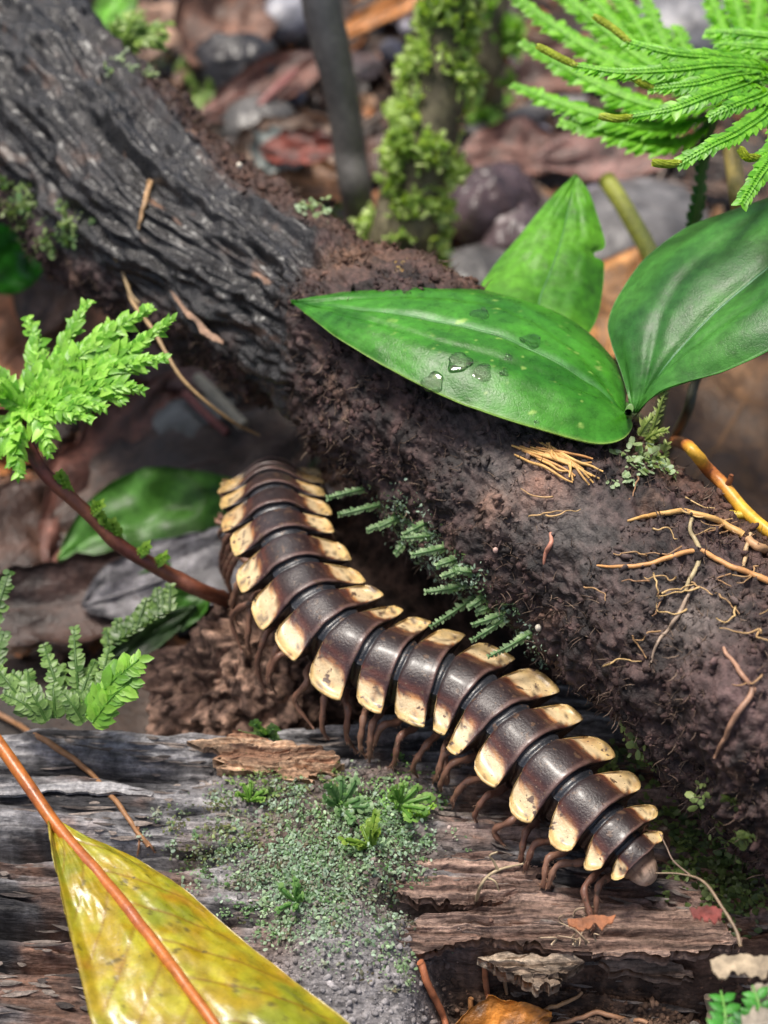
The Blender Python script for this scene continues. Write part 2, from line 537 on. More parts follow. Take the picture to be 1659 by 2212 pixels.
# ------------------------------------------------------------------ fallen branch (black bark, brown soil crust to the lower right)
SECT = [((-150, -330), (-420, 90), 32), ((190, 0), (-60, 390), 28.5), ((480, 290), (190, 640), 26.3), ((830, 560), (500, 800), 24.4),
        ((1040, 655), (650, 930), 23.0), ((1240, 810), (815, 1120), 22.0), ((1420, 970), (1050, 1310), 21.0),
        ((1570, 1105), (1300, 1530), 20.0), ((1710, 1230), (1510, 1730), 19.3), ((1910, 1410), (1740, 1940), 18.5), ((2200, 1700), (2000, 2300), 17.2)]
def make_branch():
    cs, rs, ups = [], [], []
    for U, Lw, d in SECT:
        a, b = P(U[0], U[1], d), P(Lw[0], Lw[1], d)
        cs.append((a + b) / 2)
        rs.append(np.linalg.norm(a - b) / 2 * 0.94)
    nu, nt_ = 660, 290
    D = cr(np.column_stack([np.array(cs), np.array(rs)]), nu)
    c, R = D[:, :3], D[:, 3]
    T = nrm(np.gradient(c, axis=0))
    view = nrm(CAM - c)
    up = nrm(np.cross(T, view))
    up = up * np.sign(up[:, 2:3])
    view = nrm(np.cross(up, T))
    view = view * np.sign(np.sum(view * (CAM - c), 1))[:, None]
    th = np.linspace(-math.pi, math.pi, nt_, endpoint=False)
    D3 = view[:, None] * np.cos(th)[None, :, None] + up[:, None] * np.sin(th)[None, :, None]
    L = np.concatenate([[0], np.cumsum(np.linalg.norm(np.diff(c, axis=0), axis=1))])
    U2, T2 = np.meshgrid(L, th, indexing='ij')
    base = c[:, None] + D3 * R[:, None, None]
    S3 = np.stack([U2, np.cos(T2) * 1.6, np.sin(T2) * 1.6], -1)          # along, around
    # where along the branch does each view section start
    lsec = [L[np.argmin(np.linalg.norm(c - q, axis=1))] for q in cs]
    soil0 = lsec[3] + 0.55 * (lsec[4] - lsec[3])
    edge = soil0 + 0.9 * fbm(S3 * 0.9, 4, 31) - 1.0 * sst(0.2, 1.2, T2) - 0.35 * np.sin(T2)
    soil = sst(-0.25, 0.35, U2 - edge)
    crust = sst(0.78, 1.15, T2 + 0.35 * fbm(S3 * 0.8, 3, 33)) * (T2 < 2.6) * sst(lsec[1], lsec[2], U2)       # brown strip on the upper side
    low = sst(-0.62, -1.0, T2 + 0.35 * fbm(S3 * 0.7, 3, 35)) * (T2 > -2.4) * (U2 < lsec[3] + 0.2) * sst(lsec[0], lsec[1] - 0.4, U2)   # crumbly lower side
    soil = np.maximum(soil, np.maximum(0.85 * crust, low))
    # bark relief: long wandering grooves
    wv = S3 * np.array([0.17, 1.05, 1.05]) + 0.30 * fbm(S3 * 0.5, 3, 41)[..., None]
    rg = ridged(wv, 4, 42)
    rf = ridged(S3 * np.array([0.38, 2.8, 2.8]) + 0.3 * fbm(S3 * 1.2, 2, 43)[..., None], 3, 44)
    bark = 0.46 * (rg - 0.55) + 0.16 * (rf - 0.55) + 0.07 * fbm(S3 * np.array([3.0, 6, 6]), 3, 45) + 0.12 * fbm(S3 * 0.9, 2, 46)
    lump = 0.26 * fbm(S3 * 0.75, 3, 51) + 0.17 * fbm(S3 * 2.2, 4, 52) + 0.20 * np.abs(fbm(S3 * 5.0, 3, 53)) + 0.09 * fbm(S3 * 12.0, 2, 54)
    smooth_zone = np.exp(-(((U2 - lsec[6] - 0.2) / 1.5) ** 2 + ((T2 - 0.0) / 0.42) ** 2))
    lump = lump * (1 - 0.55 * smooth_zone)
    bulge = 0.25 * np.exp(-(((U2 - lsec[8] + 0.1) / 1.5) ** 2 + ((T2 + 0.25) / 0.55) ** 2))
    hole = -0.25 * np.exp(-(((U2 - lsec[6] - 1.3) / 0.14) ** 2 + ((T2 - 0.55) / 0.09) ** 2))
    ledge = 0.10 * low
    disp = bark * (1 - soil) + lump * soil + bulge + hole + ledge - 0.12 * (1 - soil) * sst(lsec[3] + 1.5, lsec[3] - 1, U2) * 0
    V = base + D3 * disp[..., None]
    # pigment
    n1 = fbm(S3 * np.array([0.7, 2.5, 2.5]), 4, 61)
    n2 = fbm(S3 * 4.0, 4, 62)
    cb = mixc((0.007, 0.007, 0.008), (0.028, 0.028, 0.030), sst(-0.4, 0.5, n1))
    cb = mixc(cb, (0.085, 0.048, 0.032), 0.65 * sst(0.22, 0.5, n1 + 0.4 * n2 + 0.25 * (rg - 0.5)))
    cb = mixc(cb, (0.34, 0.20, 0.13), 0.9 * sst(0.42, 0.54, fbm(S3 * np.array([0.6, 2.6, 2.6]), 4, 66) + 0.12 * n2))
    cs_ = mixc((0.014, 0.009, 0.009), (0.084, 0.050, 0.046), sst(-0.35, 0.40, n2))
    cs_ = mixc(cs_, (0.20, 0.12, 0.085), 0.7 * sst(0.25, 0.55, fbm(S3 * 1.6, 4, 64)))
    cs_ = mixc(cs_, (0.115, 0.105, 0.10), 0.75 * smooth_zone)
    cs_ = mixc(cs_, (0.11, 0.055, 0.035), 0.55 * crust)
    C = mixc(cb, cs_, soil)
    dd = np.sum((V - CAM) * FWD, -1)
    sx = 829.5 + 829.5 / TX * np.sum((V - CAM) * RGT, -1) / dd
    sy = 1106.0 - 829.5 / TX * np.sum((V - CAM) * UPV, -1) / dd
    front = np.sum(D3 * (CAM - V), -1) > 0
    for kx, ky, kr, kh, kc in ((1178, 1045, 0.34, 0.12, (0.30, 0.165, 0.12)), (1060, 1090, 0.25, 0.05, (0.20, 0.12, 0.09)), (1500, 1330, 0.5, -0.08, (0.15, 0.125, 0.115)), (1590, 1500, 0.4, 0.08, (0.16, 0.10, 0.095)), (760, 560, 0.5, 0.03, (0.17, 0.095, 0.06)), (1570, 1440, 0.65, 0.20, None), (1610, 1640, 0.7, 0.20, None), (1420, 1350, 0.20, -0.16, None), (1405, 1420, 0.20, -0.20, None), (1415, 1500, 0.20, -0.22, None), (1440, 1580, 0.20, -0.22, None), (1475, 1660, 0.2, -0.2, None)):
        i0 = np.unravel_index(np.argmin(np.where(front, (sx - kx) ** 2 + (sy - ky) ** 2, 1e9)), sx.shape)
        gk = np.exp(-(np.linalg.norm(V - V[i0], axis=-1) / kr) ** 2) 
        V = V + D3 * (kh * gk)[..., None]
        C = C if kc is None else mixc(C, np.asarray(kc), np.clip(gk * 1.1, 0, 1) * (0.55 + 0.45 * sst(-0.3, 0.3, n2)))
    ro = 0.29 * (1 - soil) + (0.62 - 0.15 * smooth_zone) * soil
    root = empty('fallen_branch', V.reshape(-1, 3)[np.argmin(V[..., 2].ravel())],
                 'thick diagonal branch with black furrowed bark, caked in brown soil towards one end', 'branch')
    mesh('bark', V.reshape(-1, 3), gridf(nu, nt_, True)[:, ::-1], M_BARK, root, C.reshape(-1, 3), rough=ro.ravel())
    V2 = V[::3, ::2]
    add_bvh('branch', V2.reshape(-1, 3), gridf(V2.shape[0], V2.shape[1], True))
    # crumbs of soil and bark standing on the crust
    N = gridn(V)
    N = N * np.sign(np.sum(N * D3, -1))[..., None]
    ii = rng.integers(3, nu - 3, 72000)
    jj = rng.integers(0, nt_, 72000)
    keep = (soil[ii, jj] * (1 - 0.75 * smooth_zone[ii, jj]) > rng.random(72000) * 1.3) & (np.abs(th[jj]) < 1.9)
    ii, jj = ii[keep], jj[keep]
    # clumped
    cl = fbm(S3[ii, jj] * 1.8, 3, 71) > -0.08
    ii, jj = ii[cl], jj[cl]
    pos, nn, cc = V[ii, jj], N[ii, jj], C[ii, jj]
    tv, tf = crumb_t()
    zz = rand_dirs(len(nn))
    X, Y = any_frame(zz)
    sc = 0.012 + 0.040 * rng.random(len(pos)) ** 5
    v, f = inst(tv, tf, X, Y, zz, pos + nn * (sc * 0.3)[:, None], np.stack([sc * (0.6 + 1.6 * rng.random(len(sc))), sc, sc * (0.35 + 0.8 * rng.random(len(sc)))], 1))
    col = cc * (0.7 + 0.9 * rng.random((len(pos), 1)))
    mesh('soil_crumbs', v, f, M_CRUMB, root, np.repeat(col, len(tv), 0), smooth=False, rough=0.8, kind='stuff')
    # short hair-like rootlets that make the crust look felted
    k = rng.choice(len(pos), min(5000, len(pos)), replace=False)
    tv, tf = hair_t()
    d = nrm(any_frame(nn[k])[0] + 0.55 * nn[k])
    X = nrm(np.cross(d, nn[k]))
    hl = 0.06 + 0.16 * rng.random(len(k))
    v, f = inst(tv, tf, X, d, np.cross(X, d), pos[k], np.stack([hl * 0 + 0.006, hl, hl], 1))
    col = mixc((0.10, 0.065, 0.05), (0.26, 0.19, 0.14), rng.random(len(k)) ** 2)
    mesh('felt_rootlets', v, f, M_CRUMB, root, np.repeat(col, len(tv), 0), rough=0.7, kind='stuff')
    return root, (V, N, lsec, L, th)
def crumb_t():
    t = (1 + 5 ** .5) / 2
    v = nrm(np.array([(-1, t, 0), (1, t, 0), (-1, -t, 0), (1, -t, 0), (0, -1, t), (0, 1, t), (0, -1, -t), (0, 1, -t), (t, 0, -1), (t, 0, 1), (-t, 0, -1), (-t, 0, 1)], float))
    v = v * (1 + 0.35 * np.random.default_rng(1).normal(size=(12, 1))).clip(0.5, 1.5)
    f = np.array([(0, 11, 5), (0, 5, 1), (0, 1, 7), (0, 7, 10), (0, 10, 11), (1, 5, 9), (5, 11, 4), (11, 10, 2), (10, 7, 6), (7, 1, 8),
                  (3, 9, 4), (3, 4, 2), (3, 2, 6), (3, 6, 8), (3, 8, 9), (4, 9, 5), (2, 4, 11), (6, 2, 10), (8, 6, 7), (9, 8, 1)])
    return v, f
def hair_t():
    V, F = tube(np.array([(0, 0, 0), (0, 0.35, 0.02), (0, 0.7, 0.10), (0, 1, 0.3)], float), [1, 0.9, 0.7, 0.3], 3)
    V = V.copy()
    c = np.array([[0, 0, 0]] * len(V), float)
    V[:, 2] *= 1.0
    # cross-section is carried by the x/z scale below: shrink z spread of the rings
    q = np.array([(0, 0, 0), (0, 0.35, 0.02), (0, 0.7, 0.10), (0, 1, 0.3)])
    for i in range(4):
        for j in range(3):
            k = i * 3 + j
            V[k, 2] = q[i, 2] + (V[k, 2] - q[i, 2]) * 0.06
            V[k, 1] = q[i, 1]
    V[12] = q[0]
    V[13] = q[3]
    return V, np.concatenate([np.concatenate([f[:, [0, 1, 2]], f[:, [0, 2, 3]]]) if f.shape[1] == 4 else f for f in F])
BRANCH, BR = make_branch()

# ------------------------------------------------------------------ rotten log along the bottom
def log_z(X, Y):
    q = np.stack([X, Y + 0.10 * X, 0 * X], -1)
    far = 13.05 + 0.05 * X + 0.25 * fbm(np.stack([X * 0.7, 0 * X, 0 * X], -1), 3, 91)
    far = far + 1.2 * sst(1.2, 3.5, X)
    z = 3.92 - 0.05 * (Y - 11) ** 2 * 0.6
    # grain
    g = ridged(q * np.array([0.16, 1.4, 1]) + 0.10 * fbm(q * 0.5, 2, 92)[..., None], 4, 93)
    gf = ridged(q * np.array([0.30, 6.5, 1]) + 0.12 * fbm(q * 0.8, 2, 94)[..., None], 3, 95)
    mound = 0.30 * np.exp(-(((X + 0.45) / 1.25) ** 2 + ((Y - 10.2) / 1.7) ** 2))
    mossy = sst(1.0, 0.3, np.abs(X + 0.35 + 0.25 * (Y - 10.5)) / 1.9 + 0.25 * fbm(q * 0.9, 3, 96)) * sst(12.6, 12.0, Y)
    wood = 0.30 * (g - 0.55) + 0.12 * (gf - 0.55) + 0.05 * fbm(q * np.array([2, 9, 1]), 3, 97) - 0.16 * sst(0.80, 0.93, ridged(q * np.array([0.22, 2.6, 1]) + 0.3 * fbm(q * 0.9, 3, 121)[..., None], 2, 122))
    soft = 0.20 * fbm(q * 1.3, 4, 98) + 0.10 * np.abs(fbm(q * 4.5, 3, 99)) + 0.04 * fbm(q * 12, 2, 100)
    z = z + wood * (1 - mossy) + (mound + soft) * mossy
    # broken front on the right: step down to crumbly decayed wood
    front = 9.78 + 0.30 * fbm(np.stack([X * 0.9, 0 * X, 0 * X + 3], -1), 3, 101) - 0.08 * (X - 2)
    step = sst(0.15, 1.0, X) * sst(0.15, -0.15, Y - front)
    crum = 0.30 * fbm(q * np.array([0.8, 1.8, 1]), 4, 102) + 0.22 * ridged(q * np.array([0.6, 2.4, 1]), 4, 103) + 0.05 * fbm(q * 10, 2, 104)
    z = z - step * (1.0 + 0.25 * (9.8 - Y)) + step * (crum - 0.1)
    # hollow under the long splinter
    hol = np.exp(-(((X - 0.55) / 0.62) ** 2 + ((Y - 10.22) / 0.20) ** 2))
    z = z - 0.75 * hol
    # left lower cracks
    for yc_, wd_, dp_ in ((10.78, 0.13, 0.55), (9.75, 0.16, 0.7), (12.0, 0.06, 0.2), (9.25, 0.12, 0.5)):
        wob = 0.10 * fbm(np.stack([X * 0.9, 0 * X, 0 * X + yc_], -1), 3, 105)
        z = z - dp_ * np.exp(-((Y - yc_ + 0.06 * X - wob) / wd_) ** 2) * sst(-1.9, -2.7, X + 2 * wob)
    # far side rolls off, near side rolls off below the frame
    t = np.clip(Y - far, 0, None)
    z = z - 1.1 * t ** 1.5 - 3 * sst(0.2, 1.4, t)
    t2 = np.clip(8.3 - Y, 0, None)
    z = z - 0.6 * t2 ** 2
    return z, mossy, step, g, gf, q
def make_log():
    xs = np.linspace(-6.5, 6.5, 540)
    ys = np.concatenate([np.linspace(5.2, 8.2, 30), np.linspace(8.2, 15.2, 440)[1:]])
    X, Y = np.meshgrid(xs, ys, indexing='ij')
    Z, mossy, step, g, gf, q = log_z(X, Y)
    Z = np.maximum(Z, -0.9)
    G = np.stack([X, Y, Z], -1)
    n1 = fbm(q * np.array([0.5, 4.0, 1]), 4, 111)
    n2 = fbm(q * np.array([1.0, 1.6, 1]), 4, 112)
    n3 = fbm(q * 5, 4, 113)
    c = mixc((0.030, 0.029, 0.032), (0.33, 0.32, 0.33), sst(-0.30, 0.40, n1 + 0.25 * n3 + 0.10 * (Y - 11.5)))
    c = mixc(c, c * 0.35 + np.array((0.19, 0.10, 0.065)), 0.9 * sst(-0.15, 0.35, n2 + 0.06 * X - 0.10 * (Y - 11.3)))
    c = mixc(c, (0.018, 0.018, 0.022), 0.9 * sst(0.25, 0.45, fbm(q * np.array([0.35, 1.5, 1]), 4, 114)))
    cm_ = mixc((0.055, 0.04, 0.034), (0.20, 0.165, 0.15), sst(-0.4, 0.45, n3))
    cm_ = mixc(cm_, (0.27, 0.26, 0.27), 0.8 * sst(10.6, 9.2, Y + 0.8 * n2))
    c = mixc(c, cm_, mossy)
    ccr = mixc((0.030, 0.018, 0.013), (0.15, 0.09, 0.06), sst(-0.35, 0.45, n3 + 0.5 * n1))
    c = mixc(c, ccr, step)
    ro = 0.62 + 0.15 * mossy
    root = empty('rotten_log', (0, 10.5, -0.9), 'grey weathered rotten log with splintered grain lying beneath the millipede', 'log')
    mesh('wood', G.reshape(-1, 3), gridf(len(xs), len(ys)), M_WOOD, root, c.reshape(-1, 3), rough=ro.ravel())
    H2 = G[::2, ::2]
    add_bvh('log', H2.reshape(-1, 3), gridf(H2.shape[0], H2.shape[1]))
    # crumbs on the mossy and the broken part
    N = gridn(G)
    N = N * np.sign(N[..., 2:3])
    m = 30000
    ii, jj = rng.integers(2, len(xs) - 2, m), rng.integers(2, len(ys) - 2, m)
    k = (np.maximum(0.75 * mossy, step)[ii, jj] > rng.random(m)) & (Y[ii, jj] > 7.9) & (Z[ii, jj] > 1.5)
    ii, jj = ii[k], jj[k]
    pos, nn, cc = G[ii, jj], N[ii, jj], c[ii, jj]
    tv, tf = crumb_t()
    X_, Y_ = any_frame(nn)
    sc = 0.012 + 0.035 * rng.random(len(pos)) ** 4
    nn = rand_dirs(len(nn)); X_, Y_ = any_frame(nn)
    v, f = inst(tv, tf, X_, Y_, nn, pos, np.stack([sc * (0.8 + 1.2 * rng.random(len(sc))), sc, sc], 1))
    mesh('wood_crumbs', v, f, M_CRUMB, root, np.repeat(cc * (0.7 + 0.9 * rng.random((len(pos), 1))), len(tv), 0), smooth=False, rough=0.8, kind='stuff')
    return root
LOG = make_log()

def slab(name, parent, A, B, z, th, c0, c1, seed, nu=90, nv=26, amp=0.06, mat=None, jag=0.05, warp=1.0):
    """a splinter of wood between two traced edges lying at height z (number or pair far/near edge)"""
    zs = z if isinstance(z, tuple) else (z, z)
    a = cr(np.array([PZ(x, y, zs[0]) for x, y in A]), nu)
    b = cr(np.array([PZ(x, y, zs[1]) for x, y in B]), nu)
    jt = jag * fbm(np.stack([np.arange(nu) * 0.09, np.zeros(nu), np.full(nu, seed)], -1), 3, seed)
    b = b + np.stack([0 * jt, jt * 1.5, 0 * jt], -1)
    v = np.linspace(0, 1, nv)[None, :, None]
    G = b[:, None] * (1 - v) + a[:, None] * v
    q = G * np.array([0.30, 8.0, 1.0])
    r = ridged(q, 3, seed)
    G = G + np.stack([0 * r, 0 * r, amp * (r - 0.5) + 0.04 * fbm(G * 1.5, 3, seed + 1)], -1)
    n = fbm(q * np.array([1, 1, 0.5]), 4, seed + 2)
    c = mixc(c0, c1, sst(-0.4, 0.4, n))
    th = th * (0.6 + 0.8 * sst(-0.4, 0.4, fbm(G * 1.2, 2, seed + 5)))
    wx = 0.22 * fbm(G * np.array([0.6, 5, 1]), 3, seed + 7) + 0.05 * fbm(G * 5, 2, seed + 8)
    wy = 0.05 * fbm(G * 1.2, 3, seed + 9) + 0.02 * fbm(G * 5, 2, seed + 10)
    G = G + warp * np.stack([wx, wy, 0 * wx], -1)
    V, F = solid(G, th, np.array([0, 0, 1.0]) * np.ones(G.shape))
    C = np.concatenate([c.reshape(-1, 3)] * 2)
    return mesh(name, V, F, mat or M_WOOD, parent, C, rough=0.65)
slab('wood_splinter', LOG, [(806, 2062), (909, 1984), (1027, 1962), (1197, 1928), (1269, 1946), (1400, 1958), (1495, 1963), (1557, 1990), (1594, 2036)],
     [(804, 2068), (900, 2050), (1000, 2034), (1115, 2030), (1220, 2050), (1320, 2058), (1438, 2056), (1530, 2046), (1596, 2044)],
     (4.02, 3.88), 0.16, (0.12, 0.07, 0.052), (0.36, 0.245, 0.195), 201, 220, 60, 0.15, None, 0.08, 1.3)
slab('wood_splinter', LOG, [(800, 1900), (900, 1862), (1010, 1842), (1100, 1850), (1190, 1880)], [(806, 1922), (880, 1930), (950, 1938), (1060, 1948), (1190, 1925)],
     (4.0, 3.98), 0.14, (0.15, 0.09, 0.07), (0.44, 0.30, 0.24), 207, 150, 40, 0.18, None, 0.08, 1.5)
slab('wood_flake', LOG, [(432, 1600), (520, 1586), (610, 1596), (690, 1612), (748, 1640)], [(440, 1622), (520, 1662), (590, 1668), (650, 1690), (742, 1664)],
     (4.05, 3.98), 0.14, (0.24, 0.12, 0.07), (0.60, 0.40, 0.26), 211, 130, 44, 0.22, None, 0.15, 2.6)
slab('wood_flake', LOG, [(1062, 2060), (1130, 2048), (1200, 2062), (1262, 2066)], [(1070, 2098), (1120, 2112), (1190, 2116), (1256, 2092)],
     (3.72, 3.62), 0.2, (0.20, 0.14, 0.10), (0.52, 0.42, 0.32), 217, 90, 30, 0.16, None, 0.12, 2.2)
slab('wood_flake', LOG, [(1300, 2078), (1380, 2060), (1450, 2075), (1490, 2100)], [(1310, 2096), (1380, 2100), (1450, 2112), (1492, 2112)],
     (3.5, 3.4), 0.15, (0.10, 0.065, 0.05), (0.24, 0.17, 0.13), 219, 60, 20, 0.08)
slab('wood_splinter', LOG, [(0, 1700), (120, 1690), (250, 1690), (330, 1705)], [(0, 1716), (120, 1712), (250, 1716), (328, 1714)],
     (3.98, 3.96), 0.06, (0.22, 0.22, 0.23), (0.44, 0.42, 0.42), 223, 80, 10, 0.03)

# ------------------------------------------------------------------ clod of soil and bark under the millipede
def lump(name, center, axes, rad, amp, fr, seed, mat, colfn, parent=None, n=110, rough=0.75, **kw):
    """rounded noisy body: axes 3x3 rows, rad 3"""
    u = np.linspace(0, math.pi, n)
    v = np.linspace(0, 2 * math.pi, 2 * n, endpoint=False)
    U, Vv = np.meshgrid(u, v, indexing='ij')
    D = np.stack([np.sin(U) * np.cos(Vv), np.sin(U) * np.sin(Vv), np.cos(U)], -1)
    S = D * np.asarray(rad)
    h = amp * fbm(S * fr, 5, seed, 0.6) + 0.45 * amp * np.abs(fbm(S * fr * 4, 3, seed + 1)) + 0.6 * amp * np.abs(fbm(S * fr * 1.7, 2, seed + 4))
    S = S + D * h[..., None]
    G = np.asarray(center) + S @ np.asarray(axes)
    C = colfn(S, h)
    F = gridf(n, 2 * n, True)
    o = mesh(name, G.reshape(-1, 3), F, mat, parent, C.reshape(-1, 3), rough=rough, **kw)
    return o, G, F
def clodc(S, h):
    n = fbm(S * 2.2, 4, 301)
    n2 = fbm(S * 7, 3, 302)
    c = mixc((0.045, 0.026, 0.02), (0.17, 0.105, 0.08), sst(-0.4, 0.4, n2))
    return mixc(c, (0.40, 0.25, 0.18), 0.85 * sst(-0.10, 0.35, n + 0.45 * n2))
ax = nrm(np.array([(0.86, 0.42, 0.22), (-0.45, 0.85, 0.1), (-0.12, -0.2, 1)]))
o, G, F = lump('soil_clod', P(575, 1425, 23.3) + np.array([0, 0.15, -0.45]), ax, (1.75, 1.15, 0.80), 0.72, 1.25, 305, M_CRUMB, clodc,
               label='crumbly brown clod of soil and bark propping up the far half of the millipede', cat='soil clod')
add_bvh('clod', G[::2, ::2].reshape(-1, 3), gridf(G[::2, ::2].shape[0], G[::2, ::2].shape[1], True))

# soil bank added, coloured dark to make the hollow as black as its shade
def bankc(S, h):
    return mixc((0.022, 0.014, 0.011), (0.075, 0.045, 0.035), sst(-0.4, 0.4, fbm(S * 4, 4, 311)))
o, G, F = lump('gap_shade_soil', P(905, 1330, 24.6), nrm(np.array([(0.8, -0.6, 0), (0.6, 0.8, 0), (0, 0, 1)])), (2.6, 1.5, 1.7), 0.4, 0.9, 315, M_CRUMB, bankc,
               label='added soil bank coloured dark for the black shade between the branch and the millipede', cat='soil')
add_bvh('bank', G[::3, ::3].reshape(-1, 3), gridf(G[::3, ::3].shape[0], G[::3, ::3].shape[1], True))
# slivers of weathered wood lying along the grain
def slivers():
    r = np.random.default_rng(17)
    n = 900
    x, y = r.uniform(-5, 5, n), r.uniform(8.2, 13.0, n)
    z, mossy, step = log_z(x[:, None], y[:, None])[:3]
    ok = (mossy[:, 0] < 0.6) & (z[:, 0] > 1.5)
    x, y, z = x[ok], y[ok], z[ok, 0]
    n = len(x)
    a = -0.10 + r.normal(size=n) * 0.12
    Y = np.stack([np.cos(a), np.sin(a), 0.06 * r.normal(size=n)], 1)
    Z = np.tile([0, 0, 1.0], (n, 1))
    X = nrm(np.cross(Y, Z))
    tv, tf = leaf_t([0.2, 1, 0.9, 0.1], -0.5, 0.0)
    l = 0.12 + 0.5 * r.random(n) ** 2
    v, f = inst(tv, tf, X, Y, np.cross(X, Y), np.stack([x, y, z + 0.02], 1), np.stack([0.012 + 0.03 * r.random(n), l, 0.03 + 0 * l], 1))
    c = mixc((0.05, 0.04, 0.038), (0.30, 0.25, 0.22), r.random(n))
    mesh('wood_slivers', v, f, M_WOOD, LOG, np.repeat(c, len(tv), 0), rough=0.65, kind='stuff')
slivers()
